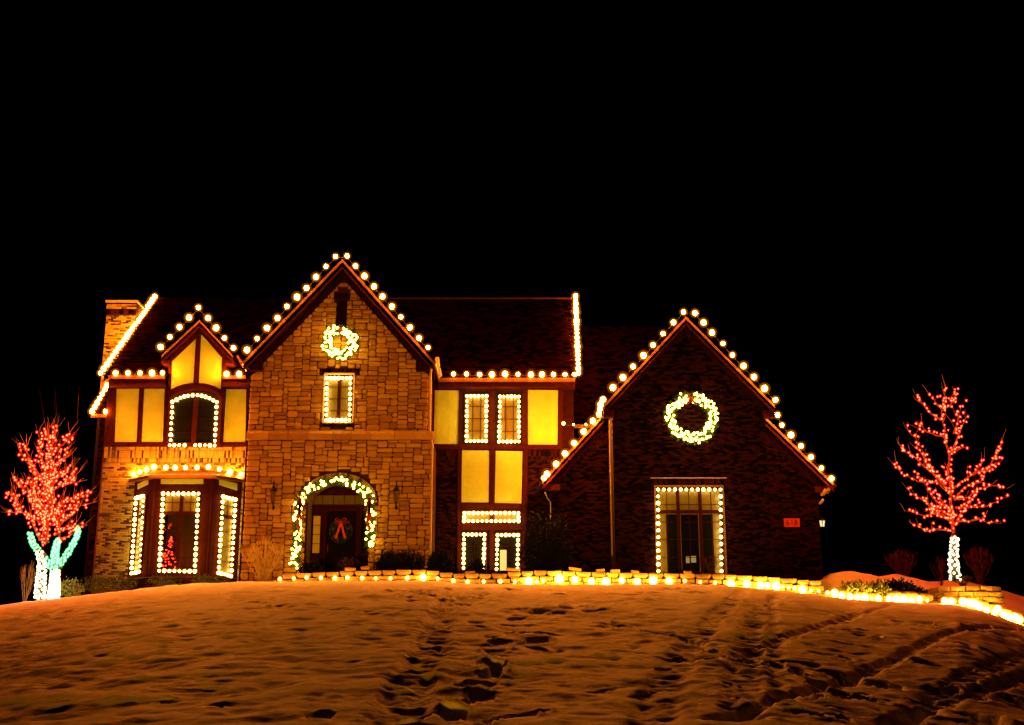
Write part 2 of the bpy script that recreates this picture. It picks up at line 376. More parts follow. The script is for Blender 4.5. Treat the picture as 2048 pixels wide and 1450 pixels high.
def gz(x, y):
    i = min(max(np.searchsorted(ys, y), 1), len(ys)-1); j = min(max(np.searchsorted(xs, x), 1), len(xs)-1); return float(GZ[i, j])

# ------------------------------------------------------------------ the house
GZ0 = 2.0                                   # foundations go below the snow
house = thing('house', 'large brick and stone Tudor house with steep gables outlined in lights', 'house', (X(1000,1160,50), 50, 3.0))
def part(name, mb, m, parent=house, **kw): return mb.build(name, m, parent, **kw)
YLO, YUP, YL, YM, YG, YGB = 48.0, 48.2, 49.2, 51.0, 47.0, 49.3
def slab(mb, segs, z0, z1, Yf, th, step=.05):
    cur = {}
    z = z0
    rows = []
    while z < z1 - 1e-6:
        t = min(z + step, z1); rows.append((z, t, [tuple(round(v, 3) for v in s) for s in segs((z+t)/2) if s[1]-s[0] > .01])); z = t
    act = []
    for a, b, ss in rows:
        nxt = []
        for s in ss:
            m_ = next((r for r in act if r[0] == s), None)
            if m_: act.remove(m_); nxt.append([s, m_[1], b])
            else: nxt.append([s, a, b])
        for r in act: mb.box(r[0][0], r[0][1], Yf, Yf+th, r[1], r[2])
        act = nxt
    for r in act: mb.box(r[0][0], r[0][1], Yf, Yf+th, r[1], r[2])
def tri_seg(xa, za, hw, ze):
    """gable outline: apex (xa,za), half width hw at height ze and below"""
    return lambda z: [(xa-hw, xa+hw)] if z <= ze else ([(xa-hw*(za-z)/(za-ze), xa+hw*(za-z)/(za-ze))] if z < za else [])
def cut(seg, holes):
    def f(z):
        out = list(seg(z))
        for h in holes:
            c = h(z)
            if not c: continue
            n = []
            for a, b in out:
                if c[0] > a: n.append((a, min(b, c[0])))
                if c[1] < b: n.append((max(a, c[1]), b))
            out = [s for s in n if s[1] - s[0] > .01]
        return out
    return f
def rect_hole(x0, x1, z0, z1): return lambda z: (x0, x1) if z0 <= z <= z1 else None
brick_meshes = {}
def brick_mb(w_, h_, d):
    b = MB(); e = .006
    b.add([(-w_/2,0,-h_/2),(w_/2,0,-h_/2),(w_/2,0,h_/2),(-w_/2,0,h_/2),
           (-w_/2,-d+e,-h_/2),(w_/2,-d+e,-h_/2),(w_/2,-d+e,h_/2),(-w_/2,-d+e,h_/2),
           (-w_/2+e,-d,-h_/2+e),(w_/2-e,-d,-h_/2+e),(w_/2-e,-d,h_/2-e),(-w_/2+e,-d,h_/2-e)],
          [(0,1,5,4),(1,2,6,5),(2,3,7,6),(3,0,4,7),(4,5,9,8),(5,6,10,9),(6,7,11,10),(7,4,8,11),(8,9,10,11)])
    return b
N_BRICK = [0]
def bricks(wall, segs, z0, z1, Yf, m, bw=.215, bh=.062, j=.014, indiv=0, ok=None):
    many = MB(); row = 0; z = z0; kb = {}
    while z + bh < z1:
        for a, b in segs(z + bh/2):
            x = a - (bw+j)/2 * (row % 2) + rnd.uniform(0,.01)
            while x < b:
                l, r = max(x, a+.004), min(x + bw, b-.004)
                if r - l > .04:
                    d = .022 + rnd.uniform(-.006, .008)
                    if indiv and N_BRICK[0] < 300 and (ok is None or ok((l+r)/2, z)):
                        wq = round(r-l, 2); key = (wq, bh, m.name)
                        if key not in kb: kb[key] = brick_mb(wq, bh, .024).mesh('brick', m)
                        link('brick', kb[key], wall, ((l+r)/2, Yf - rnd.uniform(0,.006), z+bh/2)); N_BRICK[0] += 1
                    else:
                        t = brick_mb(r-l, bh, d); many.add([(v[0]+(l+r)/2, v[1]+Yf, v[2]+z+bh/2) for v in t.v], t.f)
                x += bw + j
        z += bh + j; row += 1
    if many.v: many.build('brickwork', m, wall, kind='stuff')
    return z
def course(wall, x0, x1, z0, z1, Yf, m, bw=.066, j=.012, proud=.03, name='brickwork'):
    b = MB(); x = x0
    while x + bw < x1:
        t = brick_mb(bw, z1-z0-.012, proud + rnd.uniform(-.004,.004)); cx, cz = x+bw/2, (z0+z1)/2
        b.add([(v[0]+cx, v[1]+Yf, v[2]+cz) for v in t.v], t.f); x += bw + j
    b.build(name, m, wall, kind='stuff')

# --- stone block
xlo0, xlo1 = X(481,1160,YLO), X(860,1100,YLO)
xup0, xup1 = X(502,750,YUP), X(857,750,YUP)
zbelt0, zbelt1 = Z(880,YLO), Z(867,YLO)
YR = 47.55                                  # front plane of the big gable's rake
ap = P(684,519,YR); ze = Z(724,YR); hwr = (X(868,724,YR) - X(487,724,YR)) / 2; xa = (X(868,724,YR) + X(487,724,YR)) / 2
slope = (ap.z - ze) / hwr
# stone wall line: underside of roof at the wall
zt = lambda x: ap.z - .22 - abs(x - xa) * slope
zret = Z(745,YUP)
# door niche
nx0, nx1 = X(611,1060,YLO), X(738,1060,YLO); nsp = Z(1003,YLO); ncr = Z(961,YLO)
ncx = (nx0+nx1)/2; nhw = (nx1-nx0)/2
def arch(z, hw=nhw, sp=nsp, cr=ncr, cx=ncx):
    if z <= sp: return (cx-hw, cx+hw)
    if z >= cr: return None
    t = (z-sp)/(cr-sp); w_ = hw*math.sqrt(max(0, 1-t*t)); return (cx-w_, cx+w_)
wx0, wx1, wz0, wz1 = X(648,800,YUP), X(707,800,YUP), Z(846,YUP), Z(748,YUP)
lo_seg = cut(lambda z: [(xlo0, xlo1)], [arch])
slit = (X(673,620,YUP), X(694,620,YUP), Z(655,YUP), Z(600,YUP))
def up_base(z):
    if z <= zret: return [(xup0, xup1)]
    h = (ap.z - .55 - z) / slope
    h = min(h, hwr)
    a, b = xa - h, xa + h
    return [(max(a, xup0), min(b, xup1))] if h > .03 else []
up_seg = cut(up_base, [rect_hole(wx0, wx1, wz0, wz1), rect_hole(*slit)])
sw = MB(); slab(sw, lo_seg, GZ0, zbelt0, YLO, .35); slab(sw, up_seg, zbelt0, ap.z-.3, YUP, .35)
sw.box(xlo0, xlo0+.3, YLO+.36, 58, GZ0, zbelt0); sw.box(xlo1-.3, xlo1, YLO+.36, 58, GZ0, zbelt0)
sw.box(xup0, xup0+.3, YUP+.36, 58, zbelt0, zret+.3); sw.box(xup1-.3, xup1, YUP+.36, 58, zbelt0, zret+.3)
stone_wall = part('stone_wall', sw, M['stonejoint'])
def stone_mb(w_, h_, d, r):
    e = min(w_, h_)*.2; jx = lambda k: r.uniform(-k, k)
    fr = []
    A = [(-w_/2+e*.9,-h_/2),(w_/2-e*.9,-h_/2),(w_/2,-h_/2+e*.9),(w_/2,h_/2-e*.9),(w_/2-e*.9,h_/2),(-w_/2+e*.9,h_/2),(-w_/2,h_/2-e*.9),(-w_/2,-h_/2+e*.9)]
    o = [(x+jx(.014), z+jx(.014)) for x, z in A]
    b = MB(); vs = [(x,.02,z) for x,z in o] + [(x,-d*.6,z) for x,z in o] + [(x*(1-e/w_*1.1), -d+jx(.008), z*(1-e/h_*1.1)) for x,z in o] + [(jx(w_*.15), -d-abs(jx(.022)), jx(h_*.15))]
    fs = []
    for i in range(8):
        k = (i+1) % 8; fs += [(i,k,8+k,8+i), (8+i,8+k,16+k,16+i), (16+i,16+k,24)]
    b.add(vs, fs); return b
pieces = []
def ashlar(segs, z0, z1, Yf, seed):
    r = random.Random(seed); u, h = .105, .098
    xs_ = [s for z in (z0+.1, (z0+z1)/2) for s in segs(z)]; xa_, xb_ = min(s[0] for s in xs_), max(s[1] for s in xs_)
    nc, nr = int((xb_-xa_)/u)+1, int((z1-z0)/h)+1; occ = [[False]*nc for _ in range(nr)]
    for i in range(nr):
        for j in range(nc):
            if occ[i][j]: continue
            if r.random() < .68: wi, hi = r.choice([3,4,5,5,6,4]), 2
            elif r.random() < .6: wi, hi = r.choice([3,4,5]), 3
            else: wi, hi = r.choice([3,4,5]), 1
            if i + hi > nr: hi = nr - i
            k = 0
            while k < wi and j+k < nc and not occ[i][j+k]: k += 1
            wi = k
            if j+wi < nc and not occ[i][j+wi] and (j+wi+1 >= nc or occ[i][j+wi+1]): wi += 1
            hh = 1
            while hh < hi and all(not occ[i+hh][j+q] for q in range(wi)): hh += 1
            hi = hh
            for a in range(hi):
                for b in range(wi): occ[i+a][j+b] = True
            x0, x1, q0, q1 = xa_+j*u, xa_+(j+wi)*u, z0+i*h, min(z0+(i+hi)*h, z1)
            s1, s2 = segs(q0+.02), segs(max(q1-.02, q0+.02))
            for a, b in s1:
                for c, d in s2:
                    l, rr = max(x0, a, c), min(x1, b, d)
                    if rr - l > .07 and q1-q0 > .05: pieces.append((l+.011, rr-.011, q0+.011, q1-.011, Yf))
# arch ring of bricks is laid round the opening, so keep stones clear of it
ring_cut = lambda z: arch(z, nhw+.34, nsp+.0, ncr+.34) if z > nsp - .1 else None
ashlar(cut(lo_seg, [ring_cut]), GZ0+.8, zbelt0, YLO, 3)
lint = (wx0-.22, wx1+.22, wz1+.0, wz1+.24); sill_r = (wx0-.06, wx1+.06, wz0-.16, wz0)
ashlar(cut(up_seg, [rect_hole(*lint), rect_hole(*sill_r), rect_hole(slit[0]-.1, slit[1]+.1, slit[3], slit[3]+.3)]), zbelt1+.02, ap.z-.5, YUP, 11)
pieces.sort(key=lambda p: -(p[1]-p[0])*(p[3]-p[2]))
r_ = random.Random(4); many = MB()
for i, (l, rr, a, b, Yf) in enumerate(pieces):
    s = stone_mb(rr-l, b-a, .05 + r_.uniform(-.015,.03), r_); c = ((l+rr)/2, Yf, (a+b)/2)
    if i < 300: link('stone', s.mesh('stone', M['stone']), stone_wall, c)
    else: many.add([(v[0]+c[0], v[1]+c[1], v[2]+c[2]) for v in s.v], s.f)
many.build('small_stones', M['stone'], stone_wall, kind='stuff')
print('stones', len(pieces))
# belt course of long cap stones
x = xlo0-.06
while x < xlo1+.04:
    wd = min(r_.uniform(.6,1.0), xlo1+.06-x); b = MB()
    b.prism([(x+.006,YLO-.13,zbelt0),(x+wd-.006,YLO-.13,zbelt0),(x+wd-.006,YLO-.10,zbelt1-.02),(x+wd-.006,YLO-.02,zbelt1+.10),(x+.006,YLO-.02,zbelt1+.10),(x+.006,YLO-.10,zbelt1-.02)], (0,-1,0), .2)
    part('belt_stone', b, M['stone'], stone_wall); x += wd
# brick lintel, sill and the voussoir arch
course(stone_wall, lint[0], lint[1], wz1+.01, wz1+.23, YUP, M['brick'], proud=.06)
course(stone_wall, sill_r[0], sill_r[1], wz0-.15, wz0-.01, YUP, M['brick'], proud=.09)
b = MB(); nv = 44
for i in range(nv):
    t = math.pi*(i+.5)/nv; dt = math.pi/nv*.42
    def pt(t, k): return (ncx - (nhw+.03+k)*math.cos(t), nsp - .05 + (ncr-nsp+.08+k)*math.sin(t))
    q = [pt(t-dt,0), pt(t+dt,0), pt(t+dt,.27), pt(t-dt,.27)]
    d = YLO - .085 - rnd.uniform(0,.025)
    b.prism([(a[0], d, a[1]) for a in (q[0],q[1],q[2],q[3])][::-1], (0,-1,0), .12)
part('brick_arch', b, M['lit_tanbrick'], stone_wall, kind='stuff')
# niche reveal and porch back wall
b = MB(); NB = 49.35
b.box(nx0-.3, nx0, YLO+.36, NB, GZ0, nsp); b.box(nx1, nx1+.3, YLO+.36, NB, GZ0, nsp)
prev = None
for i in range(17):
    t = math.pi*i/16; c = (ncx - nhw*math.cos(t), nsp + (ncr-nsp)*math.sin(t)); c2 = (ncx - (nhw+.2)*math.cos(t), nsp + (ncr-nsp+.2)*math.sin(t))
    if prev: b.hexa([(prev[0][0],YLO+.01,prev[0][1]),(c[0],YLO+.01,c[1]),(c[0],NB,c[1]),(prev[0][0],NB,prev[0][1]),(prev[1][0],YLO+.01,prev[1][1]),(c2[0],YLO+.01,c2[1]),(c2[0],NB,c2[1]),(prev[1][0],NB,prev[1][1])])
    prev = (c, c2)
part('porch_reveal', b, M['stone'])
b = MB(); b.box(nx0-.3, nx1+.3, NB+.12, NB+.3, GZ0, ncr+.1); part('porch_wall', b, M['timber'])
b = MB(); b.box(nx0-.05, nx1+.05, YLO-.3, NB, GZ0, Z(1148,YLO)); part('porch_step', b, M['block'])
def frame_rect(mb, x0, x1, z0, z1, wd, Y, t):
    mb.box(x0, x1, Y, Y+t, z1-wd, z1); mb.box(x0, x1, Y, Y+t, z0, z0+wd); mb.box(x0, x0+wd, Y, Y+t, z0+wd, z1-wd); mb.box(x1-wd, x1, Y, Y+t, z0+wd, z1-wd)
Yd = NB + .04
def rp(a, b, c, d, Y): return X(a, (b+d)/2, Y), X(c, (b+d)/2, Y), Z(d, Y), Z(b, Y)
x0, x1, z0, z1 = rp(648,1018,716,1150,Yd)
b = MB(); b.box(x0+.09, x1-.09, Yd, Yd+.06, z0, z1-.09); door = part('door', b, M['wood'])
b = MB(); frame_rect(b, x0, x1, z0, z1, .08, Yd-.06, .12); b.build('door_frame', M['timber'], door)
b = MB(); b.box(x0+.28, x1-.28, Yd-.012, Yd-.004, z0+.9, z1-.3); b.build('pane', M['glass'], door)
b = MB(); frame_rect(b, x0+.24, x1-.24, z0+.86, z1-.26, .05, Yd-.03, .03); b.build('glazing_bead', M['wood'], door)
b = MB(); b.tube([(x0+.17,Yd-.03,z0+.9),(x0+.17,Yd-.09,z0+.95),(x0+.17,Yd-.09,z0+1.15),(x0+.17,Yd-.03,z0+1.2)], .018); b.build('handle', M['gutter'], door)
x0, x1, z0, z1 = rp(626,1032,640,1106,Yd)
b = MB(); frame_rect(b, x0-.06, x1+.06, z0-.06, z1+.06, .06, Yd-.03, .08); sd = part('sidelight', b, M['timber'])
b = MB(); b.box(x0, x1, Yd+.01, Yd+.03, z0, z1); b.build('pane', mat('sidelight_glass', (.5,.42,.16), (.62,.52,.2), .3, 5), sd)
for i in range(1, 4):
    b = MB(); zz = z0+(z1-z0)*i/4; b.box(x0, x1, Yd-.005, Yd+.008, zz-.012, zz+.012); b.build('muntin', M['timber'], sd)
x0, x1, z0, z1 = rp(722,1032,734,1106,Yd)
b = MB(); frame_rect(b, x0-.06, x1+.06, z0-.06, z1+.06, .06, Yd-.03, .08); sd = part('sidelight', b, M['timber'])
b = MB(); b.box(x0, x1, Yd+.01, Yd+.03, z0, z1); b.build('pane', M['glass'], sd)
x0, x1, z0, z1 = rp(624,988,732,1012,Yd)
b = MB(); frame_rect(b, x0, x1, z0, z1, .06, Yd-.04, .1); tw = part('transom_window', b, M['timber'])
b = MB(); b.box(x0+.05, x1-.05, Yd+.02, Yd+.04, z0+.05, z1-.05); b.build('pane', mat('transom_glass', (.05,.035,.012), (.09,.06,.02), .3, 5), tw)
for i in range(1, 5):
    b = MB(); xx = x0+(x1-x0)*i/5; b.box(xx-.014, xx+.014, Yd-.01, Yd+.018, z0+.06, z1-.06); b.build('muntin', M['timber'], tw)

# --- generic windows on any plane
def window(rect, Y, rows, cols, mull=0, pane='glass', fw=.07, fm='timber', dep=.09, transom=None, name='window', sash=None):
    x0, x1, z0, z1 = rect
    b = MB(); frame_rect(b, x0, x1, z0, z1, fw, Y-dep*.4, dep)
    if mull:
        for k in range(1, mull+1):
            xm = x0+(x1-x0)*k/(mull+1); b.box(xm-fw*.75, xm+fw*.75, Y-dep*.4-.004, Y+dep*.5, z0+fw, z1-fw)
    wo = part(name, b, M[fm])
    b = MB(); b.box(x0+fw*.6, x1-fw*.6, Y+dep*.5, Y+dep*.5+.02, z0+fw*.6, z1-fw*.6); b.build('pane', M[pane], wo)
    edges = [x0+(x1-x0)*k/(mull+1) for k in range(mull+2)]
    zt_ = transom if transom else None
    if zt_:
        b = MB(); b.box(x0+fw, x1-fw, Y-dep*.4-.008, Y+dep*.4, zt_-fw*.8, zt_+fw*.8); b.build('transom_bar', M[fm], wo)
    mm = .012
    for e0, e1 in zip(edges[:-1], edges[1:]):
        for k in range(1, cols):
            xm = e0+(e1-e0)*k/cols; b = MB(); b.box(xm-mm, xm+mm, Y+dep*.5-.025, Y+dep*.5-.002, z0+fw, z1-fw); b.build('muntin', M[fm], wo)
        for k in range(1, rows):
            zz = z0+(z1-z0)*k/rows; b = MB(); b.box(e0+fw, e1-fw, Y+dep*.5-.028, Y+dep*.5-.005, zz-mm, zz+mm); b.build('muntin', M[fm], wo)
    return wo
def ring_px(x0, y0, x1, y1, nxx, nyy, Y, off=.1, sides='tblr'):
    """bulbs round a window given by photo corners"""
    A, B_, C_, D_ = (x0[0],y0), (x1[0],y0), (x1[1],y1), (x0[1],y1)
    pts = []
    def ln(a, b, n, end=False):
        for i in range(n + (1 if end else 0)): t = i/n; pts.append(P(a[0]+(b[0]-a[0])*t, a[1]+(b[1]-a[1])*t, Y-off))
    if 'l' in sides: ln(D_, A, nyy, 't' not in sides)
    if 't' in sides: ln(A, B_, nxx, 'r' not in sides)
    if 'r' in sides: ln(B_, C_, nyy, 'b' not in sides)
    if 'b' in sides: ln(C_, D_, nxx)
    return pts

# stone gable window
window((wx0+.02, wx1-.02, wz0+.02, wz1-.02), YUP+.06, 4, 1, 1, 'blind', .09)
b = MB(); frame_rect(b, wx0-.03, wx1+.03, wz0-.02, wz1+.03, .05, YUP-.09, .12); part('window_surround', b, M['pipe'])
light_string('warm bulbs outlining the tall narrow window in the stone gable', ring_px((654,652),756,(701,699),840,6,8,YUP-.02), 'win', 'bulb strings round the windows')
b = MB(); b.box(slit[0], slit[1], YUP+.12, YUP+.3, slit[2], slit[3]); louvre = part('gable_vent', b, M['trim'])
for k in range(9):
    s = MB(); zz = slit[2] + (slit[3]-slit[2])*(k+.5)/9
    s.prism([(slit[0]+.02,YUP+.02,zz-.04),(slit[1]-.02,YUP+.02,zz-.04),(slit[1]-.02,YUP+.10,zz+.04),(slit[0]+.02,YUP+.10,zz+.04)], (0,-.7,.7), .012); s.build('slat', M['trim'], louvre)
b = MB(); b.box(slit[0]-.12, slit[1]+.12, YUP-.1, YUP+.1, slit[3]+.01, slit[3]+.28); part('vent_lintel', b, M['trim'])

# --- roofs
def shingles(p0, p1, p2, p3, parent, tw=.30, ex=.145):
    """p0,p1 eave ends, p2,p3 ridge ends above p1,p0"""
    p0, p1, p2, p3 = map(Vector, (p0, p1, p2, p3)); v = (p3-p0); nv_ = int(v.length/ex); b = MB()
    n = (p1-p0).cross(v).normalized()
    for i in range(nv_):
        a = p0 + (p3-p0)*i/nv_; c = p1 + (p2-p1)*i/nv_; a2 = p0 + (p3-p0)*(i+1.15)/nv_; c2 = p1 + (p2-p1)*(i+1.15)/nv_
        L_ = (c-a).length; k = max(1, int(L_/tw)); off = .5*(i % 2)
        for j in range(k):
            t0, t1 = min(1,(j+off*.999)/k), min(1,(j+1+off)/k - .006/tw/k*tw*3)
            if t1 <= t0: continue
            lift = .018 + rnd.uniform(0,.012)
            q0, q1, q2, q3 = a.lerp(c,t0)+n*lift, a.lerp(c,t1)+n*lift, a2.lerp(c2,t1)+n*.004, a2.lerp(c2,t0)+n*.004
            b.add([q0,q1,q2,q3, a.lerp(c,t0), a.lerp(c,t1)], [(0,1,2,3),(4,5,1,0)])
    b.build('shingles', M['roof'], parent, kind='stuff')
def roof_quad(name, p0, p1, p2, p3, th=.14, tabs=True, under='trim'):
    p0, p1, p2, p3 = map(Vector, (p0, p1, p2, p3)); n = (p1-p0).cross(p3-p0).normalized()
    b = MB(); b.hexa([p - n*th for p in (p0,p1,p2,p3)] + [p0,p1,p2,p3]); b.m = [1 if i == 0 else 0 for i in range(6)]
    o = part(name, b, [M['roof'], M[under]])
    if tabs: shingles(p0, p1, p2, p3, o)
    return o
def rake_board(xa_, za_, x_, z_, Y, h, t, m='timber', name='barge_board', drop=.02):
    b = MB(); b.prism([(xa_,Y,za_-drop-h),(x_,Y,z_-drop-h),(x_,Y,z_-drop),(xa_,Y,za_-drop)] if x_ > xa_ else [(x_,Y,z_-drop-h),(xa_,Y,za_-drop-h),(xa_,Y,za_-drop),(x_,Y,z_-drop)], (0,-1,0), t)
    return part(name, b, M[m])
# big gable
zr = ap.z
for s in (-1, 1):
    xe = xa + s*hwr
    if s < 0: roof_quad('gable_roof', (xe,59,ze),(xe,YR,ze),(xa,YR,zr),(xa,59,zr), .2, False)
    else: roof_quad('gable_roof', (xe,YR,ze),(xe,59,ze),(xa,59,zr),(xa,YR,zr), .2, False)
    rake_board(xa, zr, xe, ze, YR-.03, .14, .06, 'gutter', drop=-.02); rake_board(xa, zr-.12, xe, ze-.12, YR+.0, .24, .08)
    rake_board(xa, zr-.25, xe, ze-.25, YUP-.09, .42, .08, 'trim', 'frieze_board')
    b = MB(); xi = xup0 if s < 0 else xup1
    b.box(min(xi, xi - s*.5), max(xi, xi - s*.5), YR+.25, YUP-.1, zret, zret+.62); part('eave_return', b, M['trim'])
    b = MB(); g = [(xe+s*.02, YR, ze-.02), (xe+s*.02, 59, ze-.02)]; b.tube(g, .07, 8); part('gutter', b, M['gutter'])
rakepts = lambda pts, Y: [P(a, b, Y) for a, b in pts]
GB = [(494,700),(514,677),(534,656),(555,636),(574,613),(594,594),(613,576),(632,554),(652,533),(671,513),(694,512),(711,532),(729,552),(748,573),(765,593),(784,613),(802,634),(820,655),(838,676),(856,695)]
light_string('warm bulbs along both slopes of the tall stone gable', rakepts(GB, YR-.06), 'big', 'bulb strings along the gables')

# --- left wing
YE = 48.75                                   # eave line of the left wing
lx0 = X(210,890,YL)
zeL = Z(752,YE); gxL = X(205,748,YE); 
# ridge depth such that the rake lies in one vertical plane
Yr_ = 49
while X(313,594,Yr_) > gxL: Yr_ += .02
zrL = Z(596,Yr_); print('left ridge', Yr_, zrL, zeL)
zof = lambda y: zeL + (zrL-zeL)*(y-YE)/(Yr_-YE)
dq0, dq1, yq = X(335,800,48.98), X(450,800,48.98), 49.35
roof_quad('wing_roof', (gxL,YE,zeL),(dq0,YE,zeL),(dq0,Yr_,zrL),(gxL,Yr_,zrL))
roof_quad('wing_roof', (dq1,YE,zeL),(xa-1,YE,zeL),(xa-1,Yr_,zrL),(dq1,Yr_,zrL))
roof_quad('wing_roof', (dq0,yq,zof(yq)),(dq1,yq,zof(yq)),(dq1,Yr_,zrL),(dq0,Yr_,zrL))
roof_quad('wing_roof', (xa-1,2*Yr_-YE,zeL),(gxL,2*Yr_-YE,zeL),(gxL,Yr_,zrL),(xa-1,Yr_,zrL), .14, False)
b = MB(); yb = 2*Yr_-YE-.4
b.prism([(lx0,YL+.3,GZ0),(lx0,YL+.3,zeL-.05),(lx0,Yr_,zrL-.25),(lx0,yb,zeL-.05),(lx0,yb,GZ0)], (-1,0,0), .3); part('end_wall', b, M['brick'])
b = MB(); b.hexa([Vector(p) for p in [(gxL,YE,zeL-.3),(gxL+.06,YE,zeL-.3),(gxL+.06,Yr_,zrL-.3),(gxL,Yr_,zrL-.3),(gxL,YE,zeL),(gxL+.06,YE,zeL),(gxL+.06,Yr_,zrL),(gxL,Yr_,zrL)]]); part('barge_board', b, M['gutter'])
zs0 = Z(893,YL)
dm0, dm1 = X(335,850,YL), X(447,850,YL)
bayL, bayR = X(266,1000,YL), X(484,1000,YL); bz0, bz1 = Z(1152,YL), Z(945,YL)
seg = lambda z: [(lx0, xlo0-.01)]
b = MB(); slab(b, seg, GZ0, zeL-.02, YL, .3); bw_ = part('brick_wall', b, M['mortar'])
zA, zB, zCc = Z(900.5,YL), Z(916,YL), Z(925,YL)
course(bw_, lx0, xlo0-.02, zA, zs0, YL, M['lit_tanbrick'], .066); course(bw_, lx0, xlo0-.02, zB, zA-.01, YL, M['lit_tanbrick'], .066, proud=.026); course(bw_, lx0, xlo0-.02, zCc, zB-.01, YL, M['lit_tanbrick'], .066)
wallseg = cut(seg, [rect_hole(bayL+.02, bayR-.02, GZ0, bz1)])
bricks(bw_, wallseg, Z(1176,YL), zCc-.01, YL, M['lit_tanbrick'], indiv=1, ok=lambda x, z: x < bayL)
# half timbering of the upper storey
def px_poly(pts, pl, m, name, t=.03, off=0, parent=house):
    n = pl[1]; b = MB(); b.prism([PP(a, c, pl) + n*off for a, c in pts], n, t); return b.build(name, m, parent)
fL = fplane(YL)
for q in [[(230,884),(274,884),(279,778),(234,778)], [(284,884),(326,884),(330,778),(289,778)], [(446,884),(491,884),(493,779),(449,779)]]:
    px_poly(q, fL, M['stucco'], 'stucco_panel', .03, .03)
for q in [[(217,884),(230,884),(234,778),(220,778)], [(274,884),(284,884),(289,778),(279,778)], [(326,884),(338,884),(342,778),(330,778)], [(440,884),(446,884),(449,779),(442,779)],
          [(214,894),(338,894),(338,884.5),(214,884.5)], [(440,894),(500,894),(500,884.5),(440,884.5)], [(219,777.5),(340,777.5),(340,757),(219,757)], [(443,778.5),(500,778.5),(500,757),(443,757)], [(491,884),(500,884),(503,778.5),(493,778.5)]]:
    px_poly(q, fL, M['timber'], 'timber', .06, .055)
b = MB(); b.box(X(209,870,YL), X(216,870,YL), YL-.05, YL-.005, Z(893,YL), Z(760,YL)); part('corner_post', b, M['timber'])
# gutters of the left wing
for a, c in ((218,331),(446,500)):
    b = MB(); x0, x1 = X(a,752,YE), X(c,752,YE); b.prism([(x0,YE-.1,zeL-.14),(x1,YE-.1,zeL-.14),(x1,YE-.12,zeL-.0),(x0,YE-.12,zeL-.0)], (0,-1,0), .1); part('gutter', b, M['gutter'])
    b = MB(); b.box(x0, x1, YE+.0, YE+.05, zeL-.42, zeL-.15); part('fascia', b, M['timber'])
    b = MB(); b.box(x0, x1, YE+.05, YL, zeL-.42, zeL-.38); part('soffit', b, M['timber'])
light_string('five warm bulbs on the gutter between the left roof corner and the dormer', rakepts([(231,746),(256,746),(280,746),(304,746),(325,745.5)], YE-.16), ['big','big','big','big','small'], 'bulb strings along the gutters')
light_string('two warm bulbs on the short gutter between dormer and stone gable', rakepts([(453,748),(478,748)], YE-.16), 'big', 'bulb strings along the gutters')
n = 21
light_string('dense slanting line of bulbs up the left roof end, crossing the chimney', [P(205,746,YE-.1).lerp(P(313,593,Yr_-.1), i/(n-1)) + Vector((-.08,0,0)) for i in range(n)], 'big', 'bulb strings on the sloping roof ends')
# dormer
YD, YDR = 48.98, 48.6
fD = fplane(YD)
dap = P(396.5,641,YDR); dxl, dxr, dze = X(323,712,YDR), X(466,712,YDR), Z(712,YDR)
dxa = (dxl+dxr)/2; dap.x = dxa; dhw = (dxr-dxl)/2
dsl = (dap.z-dze)/dhw
Z_dtop = lambda x: dap.z - .2 - abs(x-dxa)*dsl
wl, wr = X(336,800,YD), X(449,800,YD)
b = MB(); dseg = lambda z: [(max(wl, dxa-(dap.z-.18-z)/dsl), min(wr, dxa+(dap.z-.18-z)/dsl))] if z < dap.z-.2 else []
slab(b, dseg, Z(893,YD), dap.z-.2, YD, .2)
b.box(wl, wl+.1, YD+.21, 53, Z(770,YD), dze-.1); b.box(wr-.1, wr, YD+.21, 53, Z(770,YD), dze-.1)
part('dormer_wall', b, M['timber'])
px_poly([(342,779),(352,773.5),(365,769),(378,766.5),(387,766),(392.7,668.6),(344,717)], fD, M['stucco'], 'stucco_panel', .03, .02)
px_poly([(398,766),(408,766.5),(420,769),(432,773.5),(441.8,779),(444.4,716.4),(403,668.6)], fD, M['stucco'], 'stucco_panel', .03, .02)
for q in [[(387,766),(398,766),(403,664),(393,664)], [(336,772),(342,780),(344,717),(339,712)], [(441.8,780),(448,772),(450,712),(444.4,716.4)]]:
    px_poly(q, fD, M['timber'], 'timber', .05, .05)
for s in (-1, 1):
    xe = dxa + s*dhw
    if s < 0: roof_quad('dormer_roof', (xe,54,dze),(xe,YDR,dze),(dxa,YDR,dap.z),(dxa,54,dap.z), .12, False)
    else: roof_quad('dormer_roof', (xe,YDR,dze),(xe,54,dze),(dxa,54,dap.z),(dxa,YDR,dap.z), .12, False)
    rake_board(dxa, dap.z, xe, dze, YDR-.03, .10, .05, 'gutter', drop=-.02); rake_board(dxa, dap.z-.08, xe, dze-.08, YDR, .2, .06)
    rake_board(dxa, dap.z-.16, dxa+s*(dhw-.3), dap.z-.16-dsl*(dhw-.3), YD-.06, .32, .05, 'timber', 'frieze_board')
    b = MB(); xi = wl if s < 0 else wr; b.box(min(xe, xi), max(xe, xi), YDR+.05, YD+.3, dze-.32, dze-.16); part('eave_return', b, M['timber'])
light_string('warm bulbs over the small half timbered dormer gable', rakepts([(321,694),(340,674),(359,654),(378,635),(397,615),(416,636),(432,656),(449,676),(467,696)], YDR-.07), 'big', 'bulb strings along the gables')
